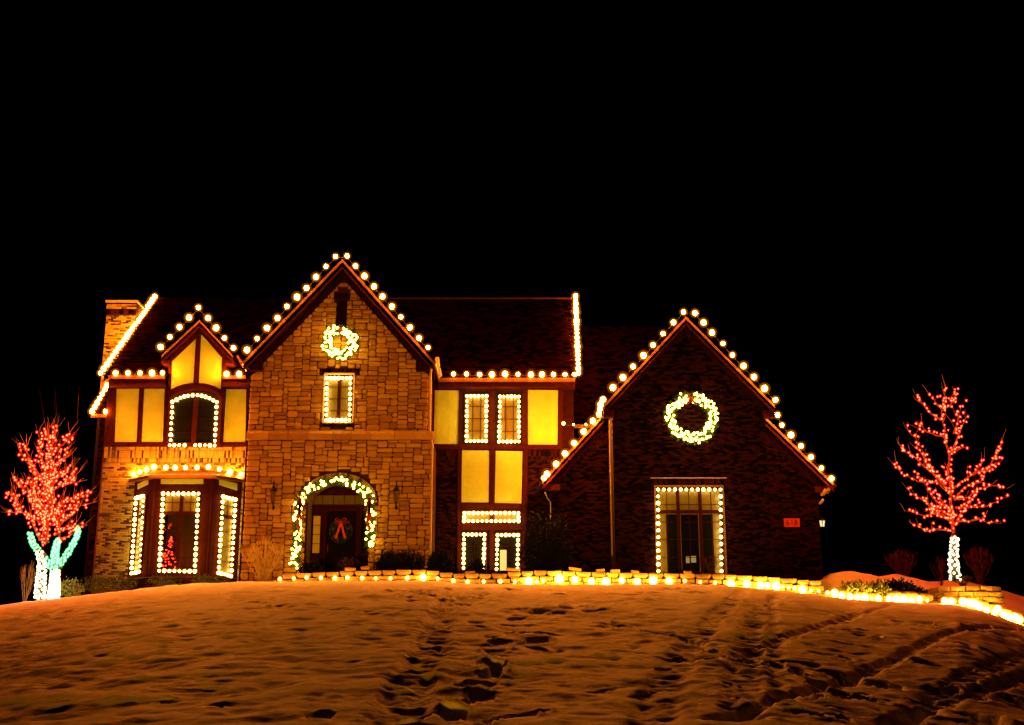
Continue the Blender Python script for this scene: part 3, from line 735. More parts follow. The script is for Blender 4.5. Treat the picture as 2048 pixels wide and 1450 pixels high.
# arched window in the dormer
ax0, ax1 = X(343,850,YD), X(436,850,YD); acx = (ax0+ax1)/2; ahw = (ax1-ax0)/2; asp, acr, az0 = Z(803,YD), Z(784,YD), Z(892,YD)
def arc_pts(hw, sp, cr, z0, n=10):
    return [(acx-hw, z0), (acx+hw, z0)] + [(acx + hw*math.cos(math.pi*i/n), sp + (cr-sp)*math.sin(math.pi*i/n)) for i in range(n+1)]
def arc_frame(mb, hw, sp, cr, z0, wd, Y, t):
    o = arc_pts(hw, sp, cr, z0); i_ = arc_pts(hw-wd, sp, cr-wd, z0+wd); k = len(o)
    vs = [(x,Y,z) for x,z in o] + [(x,Y,z) for x,z in i_] + [(x,Y+t,z) for x,z in o] + [(x,Y+t,z) for x,z in i_]; fs = []
    for j in range(k):
        q = (j+1) % k; fs += [(j,q,k+q,k+j),(2*k+j,3*k+j,3*k+q,2*k+q),(j,2*k+j,2*k+q,q),(k+j,k+q,3*k+q,3*k+j)]
    mb.add(vs, fs)
b = MB(); arc_frame(b, ahw+.14, asp+.02, acr+.2, az0, .14, YD-.09, .08); part('window_arch', b, M['timber'])
b = MB(); arc_frame(b, ahw, asp, acr, az0, .07, YD-.06, .055); b.box(acx-.1, acx+.1, YD-.065, YD-.005, az0+.07, acr-.07); aw = part('window', b, M['timber'])
b = MB(); b.prism([(x,YD-.02,z) for x,z in arc_pts(ahw-.05, asp, acr-.05, az0+.05)], (0,-1,0), .012); b.build('pane', M['glass'], aw)
for k in range(1, 4):
    zz = az0 + (asp-az0)*k/3.3; b = MB(); b.box(acx-ahw+.07, acx-.1, YD-.045, YD-.03, zz-.01, zz+.01); b.build('muntin', M['trim'], aw)
    b = MB(); b.box(acx+.1, acx+ahw-.07, YD-.045, YD-.03, zz-.01, zz+.01); b.build('muntin', M['trim'], aw)
zq = lambda L_: [(a/3.919, 560+c/3.919) for a, c in L_]
A1 = [(1330,1295),(1337,1255),(1338,1213),(1340,1168),(1342,1123),(1346,1078),(1348,1037),(1350,993),(1350,955),(1383,938),(1414,922),(1443,912),(1473,907),(1510,903),(1548,903),(1580,907),(1611,915),(1642,927),(1672,943),(1700,957),
      (1697,995),(1695,1040),(1692,1082),(1690,1128),(1688,1170),(1686,1215),(1684,1260),(1682,1297),(1645,1297),(1607,1295),(1567,1295),(1530,1295),(1447,1295),(1405,1295),(1366,1295)]
light_string('warm bulbs outlining the arched window under the dormer', rakepts(zq(A1), YD-.14), 'win', 'bulb strings round the windows')
# side wing at the far left with its own low roof
YS = 49.75
sx0 = X(190,960,YS); 
b = MB(); b.box(sx0, lx0-.02, YS, YS+5, GZ0, Z(832,YS)); sdw = part('side_wing_wall', b, M['shadedmortar'])
bricks(sdw, lambda z: [(sx0+.01, lx0-.25)], Z(1180,YS), Z(835,YS), YS, M['brick'])
b = MB(); b.box(lx0-.22, lx0-.12, YS-.1, YS-.02, GZ0, Z(835,YS)); part('downspout', b, M['gutter'])
ye = 49.2; zl = Z(828,ye); xl = X(183,828,ye); Yt = ye
while X(217,772,Yt) > xl: Yt += .02
roof_quad('side_wing_roof', (xl,ye,zl),(lx0+.05,ye,zl),(lx0+.05,Yt,Z(774,Yt)),(xl,Yt,Z(774,Yt)))
b = MB(); b.prism([(xl,ye-.06,zl-.16),(lx0-.0,ye-.06,zl-.16),(lx0-.0,ye-.06,zl-.01),(xl,ye-.06,zl-.01)], (0,-1,0), .05); part('gutter', b, M['gutter'])
light_string('short slanting row of bulbs on the low corner roof at the far left', [P(187,824,ye-.1).lerp(P(217,772,Yt-.1), i/6) + Vector((-.06,0,.02)) for i in range(7)] + [P(184,815,ye-.1), P(211,823,ye-.1)][1:], 'big', 'bulb strings on the sloping roof ends')
# chimney
YH = 52.6
cx0, cx1 = X(212,640,YH), X(271,640,YH); ct = Z(605,YH)
b = MB(); b.box(cx0, cx1, YH, YH+1.3, GZ0, ct); ch = part('chimney', b, M['shadedmortar'])
bricks(ch, lambda z: [(cx0+.005, cx1-.005)], Z(800,YH), ct-1.2*.0-.62, YH, M['lit_tanbrick'])
course(ch, cx0, cx1, ct-.56, ct-.32, YH, M['brick'], proud=.03); bricks(ch, lambda z: [(cx0-.02, cx1+.02)], ct-.30, ct-.04, YH-.01, M['lit_tanbrick'])
b = MB(); b.box(cx0-.06, cx1+.06, YH-.08, YH+1.38, ct+.003, ct+.09); b.build('chimney_cap', M['block'], ch)

# --- bay window
YBN = 48.3
bl_f, bl_n = Vector((X(267,1000,YL), YL, 0)), Vector((X(306,1000,YBN), YBN, 0))
br_n, br_f = Vector((X(425,1000,YBN), YBN, 0)), Vector((X(483,1000,YL), YL, 0))
def vplane(a, b): u = (b-a).normalized(); return (a, Vector((u.y, -u.x, 0)))
pls = [vplane(bl_f, bl_n), vplane(bl_n, br_n), vplane(br_n, br_f)]
zb0, zb1 = Z(1153,YBN), Z(951,YBN)
b = MB(); loop = [bl_f, bl_n, br_n, br_f]
b.add([Vector((p.x,p.y,zb0)) for p in loop] + [Vector((p.x,p.y,zb1)) for p in loop], [(0,1,5,4),(2,3,7,6),(0,3,2,1),(4,5,6,7)])
ix0, ix1, iz0, iz1 = X(321,1060,YBN), X(396,1060,YBN), Z(1144,YBN), Z(986,YBN)
b.add([Vector((bl_n.x,YBN,zb0)), Vector((br_n.x,YBN,zb0)), Vector((br_n.x,YBN,zb1)), Vector((bl_n.x,YBN,zb1)), (ix0,YBN,iz0), (ix1,YBN,iz0), (ix1,YBN,iz1), (ix0,YBN,iz1)], [(0,1,5,4),(1,2,6,5),(2,3,7,6),(3,0,4,7)])
b.add([(ix0,YBN,iz0),(ix1,YBN,iz0),(ix1,YBN,iz1),(ix0,YBN,iz1),(ix0,YL+1.2,iz0),(ix1,YL+1.2,iz0),(ix1,YL+1.2,iz1),(ix0,YL+1.2,iz1)], [(0,1,5,4),(1,2,6,5),(2,3,7,6),(3,0,4,7),(4,5,6,7)])
bay = part('bay_window', b, M['timber'])
b = MB()
inn = lambda p: Vector((p.x*.996 + (bl_n.x+br_n.x)/2*.004, p.y+.03, 0))
l2 = [inn(p) for p in loop]
b.add([Vector((p.x,p.y,GZ0)) for p in l2] + [Vector((p.x,p.y,zb0-.003)) for p in l2], [(0,1,5,4),(1,2,6,5),(2,3,7,6),(4,5,6,7)])
bb = b.build('bay_base', M['mortar'], bay)
for a, c in ((0,1),(1,2),(2,3)):
    p, q_ = l2[a], l2[c]; u = (q_-p); L_ = u.length; u.normalize(); nrm = Vector((u.y,-u.x,0)); z = Z(1178,YBN); rr = 0; b = MB()
    while z < zb0-.07:
        s = -.11*(rr % 2)
        while s < L_:
            s0, s1 = max(s,.005), min(s+.215, L_-.005)
            if s1-s0 > .04: b.prism([p+u*s0+Vector((0,0,z))+nrm*.02, p+u*s1+Vector((0,0,z))+nrm*.02, p+u*s1+Vector((0,0,z+.062))+nrm*.02, p+u*s0+Vector((0,0,z+.062))+nrm*.02], nrm, .02)
            s += .229
        z += .076; rr += 1
    b.build('brickwork', M['brick'], bay, kind='stuff')
for q, k in (([(276,978.5),(297,968.5),(297,958),(276,968)],0), ([(322,968),(407,968),(407,954),(322,954)],1), ([(438,970),(474,981),(474,967),(438,958.5)],2)):
    px_poly(q, pls[k], M['stucco'], 'stucco_panel', .02, .022, bay)
def bay_window_px(q, k, mull, pane):
    pl = pls[k]; n = pl[1]; A = [PP(a, c, pl) for a, c in q]      # bottom-left, bottom-right, top-right, top-left
    u = (A[1]-A[0]); u.z = 0; u.normalize(); fr = MB()
    z0, z1 = (A[0].z+A[1].z)/2, (A[2].z+A[3].z)/2; s0, s1 = (A[0]+A[3])/2, (A[1]+A[2])/2; s0.z = s1.z = 0; L_ = (s1-s0).dot(u)
    def bx(mb, a0, a1, c0, c1, o0, t): mb.prism([s0+u*a0+Vector((0,0,c0))+n*o0, s0+u*a1+Vector((0,0,c0))+n*o0, s0+u*a1+Vector((0,0,c1))+n*o0, s0+u*a0+Vector((0,0,c1))+n*o0], n, t)
    w_ = .07
    bx(fr, 0, L_, z0, z0+w_, .06, .058); bx(fr, 0, L_, z1-w_, z1, .06, .058); bx(fr, 0, w_, z0+w_, z1-w_, .06, .058); bx(fr, L_-w_, L_, z0+w_, z1-w_, .06, .058)
    zt_ = z0 + (z1-z0)*.735; bx(fr, w_, L_-w_, zt_-.07, zt_+.07, .055, .05)
    if mull: bx(fr, L_/2-.07, L_/2+.07, z0+w_, zt_-.07, .058, .05); bx(fr, L_/2-.07, L_/2+.07, zt_+.07, z1-w_, .058, .05)
    fo = fr.build('sash', M['timber'], bay)
    g = MB(); bx(g, .03, L_-.03, z0+.03, zt_, .018, .014); g.build('pane', M['clearglass' if mull else pane], bay)
    g = MB(); bx(g, .03, L_-.03, zt_+.002, z1-.03, .018, .014); g.build('pane', M['blind'] if pane == 'blind' else M[pane], bay)
    for e0, e1 in (((w_, L_/2-.07), (L_/2+.07, L_-w_)) if mull else ((w_, L_-w_),)):
        g = MB(); bx(g, (e0+e1)/2-.01, (e0+e1)/2+.01, zt_+.07, z1-w_, .03, .01); g.build('muntin', M['trim'], bay)
        g = MB(); c = (zt_+.07+z1-w_)/2; bx(g, e0, e1, c-.01, c+.01, .032, .01); g.build('muntin', M['trim'], bay)
        for kk in (1,2,3):
            g = MB(); c = z0 + (zt_-z0)*kk/4; bx(g, e0, e1, c-.008, c+.008, .03, .01); g.build('muntin', M['trim'], bay)
bay_window_px([(318,1146),(394,1146),(399,984),(327,984)], 1, True, 'blind')
bay_window_px([(267,1152),(285,1148),(294,988),(277,994)], 0, False, 'blind')
bay_window_px([(433,1150),(461,1158),(470,994),(442,988)], 2, False, 'blind')
for p in (bl_n, br_n):
    b = MB(); b.tube([Vector((p.x,p.y-.02,zb0+.05)), Vector((p.x,p.y-.02,zb1-.1))], .07, 8); b.build('corner_post', M['timber'], bay)
# little hipped roof of the bay and its gutter
e = .28
ro = [bl_f+Vector((-e,0,0)), bl_n+Vector((-e*.6,-e,0)), br_n+Vector((e*.6,-e,0)), br_f+Vector((e*.6,0,0))]; ro[3].x = min(ro[3].x, xlo0-.02)
zr0, zr1 = Z(950,YBN-e), Z(950,YBN-e)+.34
b = MB(); topv = [Vector((bl_f.x+.25,YL-.02,zr1)), Vector((bl_n.x+.2,YL-.06,zr1)), Vector((br_n.x-.2,YL-.06,zr1)), Vector((br_f.x-.25,YL-.02,zr1))]
lowv = [Vector((p.x,p.y,zr0)) for p in ro]; b.add([p-Vector((0,0,.12)) for p in lowv] + lowv + topv, [(0,1,5,4),(1,2,6,5),(2,3,7,6),(4,5,9,8),(5,6,10,9),(6,7,11,10),(0,3,2,1)])
brf = b.build('bay_roof', M['gutter'], bay)
light_string('warm bulbs along the eave of the bay window roof', rakepts([(267,948.5)], YL-.1) + rakepts([(280,943.5)], YL-.4) + rakepts([(293,939)], YL-.75) + rakepts([(308,934)], YBN-.35) + rakepts([(332,935),(350,935),(371,935),(394,935),(417,934)], YBN-.37) + rakepts([(439,938)], YBN-.15) + rakepts([(460,944)], YL-.5) + rakepts([(482,949)], YL-.15), 'big', 'bulb strings along the gutters')
def ring_pl(q, nxx, nyy, pl, skip=(), off=.12):
    A = [PP(a, c, pl) + pl[1]*off for a, c in q]; pts = []
    for (a, b_, n) in ((A[0],A[1],nxx),(A[1],A[2],nyy),(A[2],A[3],nxx),(A[3],A[0],nyy)):
        for i in range(n): pts.append(a.lerp(b_, i/n))
    return pts
light_string('warm bulbs framing the middle window of the bay', ring_pl([(320,1142),(391,1143),(398.5,988),(328,988)], 7, 14, pls[1]), 'win', 'bulb strings round the windows')
light_string('warm bulbs framing the narrow left window of the bay, beside the brick', ring_pl([(268,1147),(284,1144),(292,992),(277,997)], 4, 14, pls[0]), ['win']*4 + ['winsmall']*14 + ['win']*18, 'bulb strings round the windows')
light_string('warm bulbs framing the narrow right window of the bay, beside the stone', ring_pl([(434,1146),(459,1152),(468,1000),(443,993.5)], 4, 14, pls[2]), 'win', 'bulb strings round the windows')

# --- middle wing
YME = 50.5
mxa, mxb = xup1-.3, X(1147,800,YM)
zeM = Z(757,YME)
b = MB(); slab(b, lambda z: [(mxa, mxb)], GZ0, zeM-.03, YM, .3); b.box(mxb-.3, mxb, YM+.31, 58, GZ0, zeM-.03); mw = part('brick_wall', b, M['shadedmortar'])
fM = fplane(YM)
tim0, tim1 = X(917,1000,YM), X(1052,1000,YM)
zsm = Z(893,YM)
def msg(z): return [(mxa+.02, tim0), (tim1, mxb-.01)]
bricks(mw, msg, Z(1176,YM), Z(920,YM), YM, M['brick'])
for a, c in ((mxa+.3, tim0),(tim1, mxb-.02)):
    course(mw, a, c, Z(900,YM), zsm, YM, M['brick']); course(mw, a, c, Z(913,YM), Z(900.5,YM), YM, M['brick'], proud=.026); course(mw, a, c, Z(919.5,YM), Z(913.5,YM), YM, M['brick'])
for q in [[(868,888),(916,888),(918,781),(870,781)], [(1056,890),(1114.5,890),(1116,781),(1056,780)], [(922.5,1004.5),(977,1005),(978.5,901),(924.5,901)], [(989.5,1006),(1042.5,1007),(1045,903),(991.5,902)]]:
    px_poly(q, fM, M['stucco'], 'stucco_panel', .03, .03)
    rr = [PP(a, c, fM) for a, c in q]
for q in [[(858,781),(1150,780),(1150,766),(858,766)], [(858,899),(1124,899),(1124,889.5),(858,889)], [(916,889),(924,889),(924,781),(918,781)], [(980,1142),(988,1142),(990,781),(979,781)], [(1044,889),(1056,889),(1056,781),(1044,781)],
          [(914,1142),(922,1142),(924,899.5),(916,899.5)], [(1043,1142),(1052,1142),(1056,899.5),(1045,899.5)], [(922,1018),(1043,1018),(1043,1007.5),(922,1007.5)], [(922,1061),(1043,1061),(1043,1048),(922,1048)],
          [(1115,889),(1124,889),(1126,781),(1116,781)], [(858,889),(868,888),(870,781),(860,781)]]:
    px_poly(q, fM, M['timber'], 'timber', .06, .06 if q[0][0] != 980 else .066)
px_poly([(1124.5,889),(1147,889),(1147,782),(1126.5,782)], fM, M['trim'], 'shade_strip', .05, .05)  # dark strip put in for the black unlit gap beside the stucco
for (a, c, d, e_), rows, cols, pn in (((929,788,978,887),4,3,'blind'),((996,789,1042,888),4,3,'blind'),((923,1020,1042,1047),1,2,'blind'),((924,1064,974,1150),3,2,'glass'),((990,1064,1042,1150),3,2,'glass')):
    window(rp(a, c, d, e_, YM-.03), YM-.06, rows, cols, 0, pn, .06)
b = MB(); r4 = rp(1000,1100,1013,1141,YM-.05); b.box(r4[0], r4[1], YM-.075, YM-.068, r4[2], r4[3]); part('lit_room_opening', b, glow('room_light', (1,.62,.14), 1.25, False))
b = MB(); x0, x1 = X(876,757,YME), X(1150,757,YME); b.prism([(x0,YME-.1,zeM-.16),(x1,YME-.1,zeM-.16),(x1,YME-.13,zeM),(x0,YME-.13,zeM)], (0,-1,0), .12); part('gutter', b, M['gutter'])
b = MB(); b.box(x0, x1, YME+.03, YME+.08, zeM-.36, zeM-.14); part('fascia', b, M['timber'])
b = MB(); b.box(x0, x1, YME+.08, YM-.01, zeM-.36, zeM-.31); part('soffit', b, M['timber'])
mex = X(1157,750,YME)
Yrm = YME
while X(1150,592,Yrm) > mex - .05 and Yrm < 55: Yrm += .02
Yrm = max(Yrm, 53.0); zrm = Z(594,Yrm); print('middle ridge', Yrm, zrm)
roof_quad('middle_roof', (xa+1,YME,zeM),(mex,YME,zeM),(mex,Yrm,zrm),(xa+1,Yrm,zrm))
roof_quad('middle_roof', (mex,2*Yrm-YME,zeM),(xa+1,2*Yrm-YME,zeM),(xa+1,Yrm,zrm),(mex,Yrm,zrm), .14, False)
b = MB(); b.prism([(mex-.35,YM+.3,zeM-.05),(mex-.35,Yrm,zrm-.3),(mex-.35,2*Yrm-YM,zeM-.05)][::-1], (1,0,0), .2); part('end_wall', b, M['brick'])
light_string('eleven warm bulbs along the long gutter of the middle wing', rakepts([(907,748),(933,748),(959,749),(984,749),(1010,748),(1036,749),(1062,749),(1084,749),(1107,749),(1130,749),(1149,749)], YME-.18), ['big']*10 + ['small'], 'bulb strings along the gutters')
n = 19
light_string('dense upright line of bulbs up the right roof edge of the middle wing', [P(1157,746,YME-.12).lerp(P(1151,592,Yrm-.1), i/(n-1)) for i in range(n)], 'big', 'bulb strings on the sloping roof ends')
light_string('warm bulbs framing the left of the two upper middle windows', ring_px((934,933),792,(973,972),882,5,9,YM-.12), 'win', 'bulb strings round the windows')
light_string('warm bulbs framing the right of the two upper middle windows', ring_px((1000,998),793,(1038,1038),883,5,9,YM-.12), 'win', 'bulb strings round the windows')
light_string('warm bulbs round the wide low transom window of the middle wing', ring_px((929,928),1026,(1037,1037),1042,12,2,YM-.12), 'win', 'bulb strings round the windows')
light_string('warm bulbs over the lower left middle window behind the dark shrub', ring_px((928,927),1069,(969,967),1136,5,7,YM-.12,sides='ltr'), 'win', 'bulb strings round the windows')
light_string('warm bulbs over the lower right middle window with the lit lamp inside', ring_px((995,993),1070,(1036,1035),1138,5,7,YM-.12,sides='ltr'), 'win', 'bulb strings round the windows')
# low connecting roof between the middle wing and the garage wing
YQ = 51.6; zq0 = Z(850,YQ); Yq1 = 56.0; zq1 = Z(653,Yq1); qx0, qx1 = X(1148,820,YQ), X(1420,700,Yq1)
roof_quad('link_roof', (qx0,YQ,zq0),(qx1,YQ,zq0),(qx1,Yq1,zq1),(qx0,Yq1,zq1))
b = MB(); b.box(qx0, qx1-1, YQ+.35, YQ+.6, GZ0, zq0-.1); part('brick_wall', b, M['brick'])
b = MB(); b.prism([(mxb+.02,YQ-.1,zq0-.15),(qx1-2,YQ-.1,zq0-.15),(qx1-2,YQ-.1,zq0),(mxb+.02,YQ-.1,zq0)], (0,-1,0), .08); part('gutter', b, M['gutter'])
light_string('four small bulbs strung between the middle wing and the garage gable', rakepts([(1127,847),(1147,849),(1172,849),(1186,842)], 50.2), ['win','winsmall','winsmall','win'], 'bulb strings along the gutters')

# --- garage wing
YGR = 46.5; YGBR = 48.85
gap_ = P(1378,634,YGR); gzl = Z(812,YGR); gx0, gx1 = X(1207,812,YGR), X(1550,812,YGR)
gxa = (gx0+gx1)/2; ghw = (gx1-gx0)/2; gsl = (gap_.z-gzl)/ghw
print('garage', gxa, gap_.x, ghw, gsl, slope)
zg_low = Z(966,YGBR); ghw2 = (gap_.z-zg_low)/gsl
print('garage low ends', ghw2, X(1084,962,YGBR)-gxa, X(1666,966,YGBR)-gxa)
ghwL, ghwR = gxa - X(1084,963,YGBR), X(1667,967,YGBR) - gxa
slL, slR = (gap_.z - Z(963,YGBR))/ghwL, (gap_.z - Z(967,YGBR))/ghwR
for s, hw2, sl2 in ((-1, ghwL, slL), (1, ghwR, slR)):
    # front block
    xe = gxa + s*ghw; q = [(xe,49.6,gzl),(xe,YGR,gzl),(gxa,YGR,gap_.z),(gxa,49.6,gap_.z)]
    if s > 0: q = [q[1],q[0],q[3],q[2]]
    roof_quad('gable_roof', *q, .16, False)
    x2 = gxa + s*hw2; z2 = gap_.z - hw2*sl2
    q = [(x2,60,z2),(x2,YGBR,z2),(gxa,YGBR,gap_.z-.01),(gxa,60,gap_.z-.01)]
    if s > 0: q = [q[1],q[0],q[3],q[2]]
    roof_quad('gable_roof', *q, .16, False)
    rake_board(gxa, gap_.z, xe, gzl, YGR-.03, .13, .06, 'gutter', drop=-.02); rake_board(gxa, gap_.z-.1, xe, gzl-.1, YGR, .2, .07)
    xm = gxa + s*(ghw-.2); zm = gap_.z-(ghw-.2)*sl2
    rake_board(xm, zm, x2, z2, YGBR-.03, .13, .06, 'gutter', drop=-.02); rake_board(xm, zm-.1, x2, z2-.1, YGBR, .24, .07)
    rake_board(gxa, gap_.z-.2, gxa+s*(ghw-.35), gap_.z-.2-(ghw-.35)*gsl, YG-.05, .25, .045, 'trim', 'frieze_board')
    rake_board(xm, zm-.25, x2-s*.35, z2-.25+.35*sl2, YGB-.06, .45, .05, 'trim', 'frieze_board')
    b = MB(); b.box(min(xe, xe-s*.42), max(xe, xe-s*.42), YGR+.08, YG-.02, gzl-.42, gzl-.14); part('eave_return', b, M['timber'])
    b = MB(); b.box(min(x2-s*.1, x2-s*.75), max(x2-s*.1, x2-s*.75), YGBR+.08, YGB-.02, z2-.35, z2-.1); part('eave_return', b, M['timber'])
    b = MB(); b.tube([(x2+s*.04, YGBR, z2-.1), (x2+s*.04, 60, z2-.1)], .09, 8); part('gutter', b, M['trim'])
gwx0, gwx1 = X(1226,900,YG), X(1534,900,YG)
gw = (X(1312,1060,YG), X(1449,1060,YG), Z(1150,YG), Z(972,YG))
gseg = cut(lambda z: [(max(gwx0, gxa-(gap_.z-.4-z)/gsl), min(gwx1, gxa+(gap_.z-.4-z)/gsl))] if z < gap_.z-.45 else [], [rect_hole(*gw)])
b = MB(); slab(b, gseg, GZ0, gap_.z-.45, YG, .3); b.box(gwx0, gwx0+.3, YG+.31, YGB, GZ0, gzl-.1); b.box(gwx1-.3, gwx1, YG+.31, YGB, GZ0, gzl-.1); gwall = part('brick_wall', b, M['shadedmortar'])
zl0, zl1 = gw[3]+.03, gw[3]+.03+.26
bricks(gwall, cut(gseg, [rect_hole(gw[0]-.15, gw[1]+.15, gw[3], zl1+.02)]), Z(1190,YG), gap_.z-.45, YG, M['brick'])
course(gwall, gw[0]-.14, gw[1]+.14, zl0, zl1, YG, M['brick'], proud=.03)
gbl, gbr = X(1101,1050,YGB), X(1640,1060,YGB)
for a, c, hw2, sl2 in ((gbl, gwx0-.01, ghwL, slL), (gwx1+.01, gbr, ghwR, slR)):
    bs = lambda z, a=a, c=c, sl2=sl2: [s_ for s_ in [(max(a, gxa-(gap_.z-.5-z)/sl2), min(c, gxa+(gap_.z-.5-z)/sl2))] if s_[1]-s_[0] > .03]
    b = MB(); slab(b, bs, GZ0, gzl, YGB, .3); wq = part('brick_wall', b, M['shadedmortar'])
    bricks(wq, bs, Z(1190,YGB), gzl, YGB, M['brick'])
b = MB(); b.box(gbl, gbl+.3, YGB+.31, 59, GZ0, Z(963,YGB)); b.box(gbr-.3, gbr, YGB+.31, 59, GZ0, Z(963,YGB)); part('side_wall', b, M['brick'])
window((gw[0]+.03, gw[1]-.03, gw[2], gw[3]-.03), YG+.1, 5, 2, 2, 'blind', .085, 'timber', .09, transom=Z(1023,YG))
b = MB(); x0, x1, z0, z1 = gw[0]+.14, gw[1]-.14, gw[2]+.05, Z(1028,YG)
for k in range(3):
    a0 = x0+(x1-x0)*k/3+.06; a1 = x0+(x1-x0)*(k+1)/3-.06; b = MB(); b.box(a0+(.22 if k == 0 else 0), a1-(.22 if k == 2 else 0), YG+.135, YG+.143, z0, z1); part('dark_glass', b, M['glass'])
b = MB(); frame_rect(b, gw[0]-.03, gw[1]+.03, gw[2], gw[3]+.03, .06, YG-.06, .14); part('window_surround', b, M['gutter'])
b = MB(); b.box(gw[0]-.16, gw[1]+.16, YG-.07, YG+.0, zl1+.01, zl1+.04); part('drip_ledge', b, M['pipe'])
for (a, c, d, e_) in ((1372,1113,1379,1126),(1381,1112,1392,1125)):
    r4 = rp(a, c, d, e_, YG+.12); b = MB(); b.box(r4[0], r4[1], YG+.128, YG+.133, r4[2], r4[3]); part('lit_room_opening', b, glow('far_room_light', (1,.62,.14), .35, False))
G1 = [(1226,775),(1246,755),(1266,733),(1287,711),(1306,690),(1326,667),(1347,645),(1367,624),(1390,626),(1407,645),(1424,665),(1446,687),(1465,710),(1487,732),(1508,754),(1529,777),(1551,800)]
light_string('warm bulbs along the upper slopes of the dark brick gable with the wreath', rakepts(G1, YGR-.07), 'big', 'bulb strings along the gables')
light_string('warm bulbs down the lower left slope of the dark brick gable', rakepts([(1206,799)], YGR) + rakepts([(1201,809)], YGR+.5) + rakepts([(1200,818)], YGR+1.2) + rakepts([(1199,828)], YGR+1.9) + rakepts([(1186,842),(1167,863),(1148,886),(1130,907),(1112,928),(1094,948),(1088,956)], YGBR-.07), ['small']+['big']*9+['small'], 'bulb strings along the gables')
light_string('warm bulbs down the lower right slope of the dark brick gable', rakepts([(1555,830)], YGR+1.5) + rakepts([(1564,850),(1582,870),(1602,892),(1622,914),(1643,936),(1663,957)], YGBR-.07), 'big', 'bulb strings along the gables')
gl = ring_px((1316,1317),979,(1441,1443),1142,11,12,YG-.08,sides='ltr')
light_string('warm bulbs outlining the big window of the dark brick gable', gl, 'win', 'bulb strings round the windows')
# downspouts
def spout(pts, r=.045, m='pipe'):
    b = MB(); b.tube(pts, r, 8); return part('downspout', b, M[m])
spout([(xup1+.12,YLO+.15,zret+.35),(xup1+.1,YLO+.02,zret-.1),(xup1+.1,YLO+.02,zbelt1+.15),(xup1+.2,YLO-.02,zbelt0-.1),(xup1+.22,YLO-.02,zbelt0-.3),(xup1+.2,YLO-.0,Z(1120,YLO))])
b = MB(); b.tube([P(874,716,50.2),P(876,735,50.0),P(880,752,49.7)], .09, 6); part('gutter_end', b, M['pipe'])
spout([(xup0-.06,YLO+.35,Z(752,48.3)),(xup0-.08,YLO+.3,zbelt1+.2),(xlo0-.08,YLO+.2,zbelt0-.1),(xlo0-.08,YLO+.2,GZ0+.5)], .04, 'trim')
spout([P(475,712,48.5),P(485,730,48.4),P(499,746,48.3)], .05, 'gutter')
spout([(gwx0-.09,YG+.35,gzl-.3),(gwx0-.09,YG+.3,gzl-.6),(gwx0-.09,YG+.3,Z(1110,YG))], .024)
spout([P(1090,985,YGBR),P(1095,997,YGBR+.2),P(1101,1004,YGB-.1),P(1102,1110,YGB-.1)], .022)
# gutter straps and bracket at the far right eave
for (a, c), (d, e_), r0 in (((1642,991),(1652,978),.05),((1647,990),(1658,976),.04),((1655,987),(1661,977),.03),((1639,1008),(1647,999),.05)):
    spout([P(a, c, 49.0), P(d, e_, 48.9)], r0)
b = MB(); b.prism([P(1641,977,49.05),P(1641,992,49.05),P(1650,980,49.05)], (0,-1,0), .05); part('gutter_bracket', b, M['pipe'])
b = MB(); b.box(X(1634,1040,YGB), X(1656,1040,YGB), YGB-.32, YGB-.30, Z(1058,YGB), Z(1038,YGB)); 
lan = thing('wall_lantern', 'small lantern glowing at the right corner of the dark brick gable', 'lantern', P(1645,1047,49.0), 'wall lanterns')
b = MB(); 
c0 = P(1645,1047,49.0)
b.tube([c0+Vector((-.16,.1,.22)), c0+Vector((-.16,.0,.3)), c0+Vector((0,0,.3)), c0+Vector((0,0,.2))], .015, 6); b.sphere(c0+Vector((0,0,.17)), .1, 8, 5, (1,1,.4)); b.build('bracket', M['metal'], lan)
for s in (-1, 1):
    b = MB(); b.prism([c0+Vector((s*.055-.035+s*-.012,0,-.12)), c0+Vector((s*.055+.025-s*.012,0,-.12)), c0+Vector((s*.055+.04+s*.012,0,.12)), c0+Vector((s*.055-.04+s*.012,0,.12))], (0,-1,0), .05); b.build('glass', glow('lantern_glass', (1,.8,.3), 1.1, False), lan)
# house number plaque
r4 = rp(1568,1037,1599,1054,YGB-.05); b = MB(); b.box(r4[0], r4[1], YGB-.08, YGB-.02, r4[2], r4[3])
plq = thing('house_number_plaque', 'red house number plaque reading 618 on the dark brick wall', 'plaque', ((r4[0]+r4[1])/2, YGB-.05, r4[2]))
b.build('plate', M['plaque'], plq)
for i, chn in enumerate('618'):
    cu = bpy.data.curves.new('number', 'FONT'); cu.body = chn; cu.size = .30; cu.extrude = .006; cu.align_x = 'CENTER'; cu.align_y = 'CENTER'; cu.materials.append(M['ink'])
    tmp = bpy.data.objects.new('tmp', cu); C.objects.link(tmp); nm = bpy.data.meshes.new_from_object(tmp.evaluated_get(bpy.context.evaluated_depsgraph_get()))
    bpy.data.objects.remove(tmp); nm.materials.clear(); nm.materials.append(M['ink'])
    o = link('number', nm, plq, ((r4[0]+r4[1])/2 + (i-1)*.17, YGB-.087, (r4[2]+r4[3])/2)); o.rotation_euler = (R(90), 0, 0)

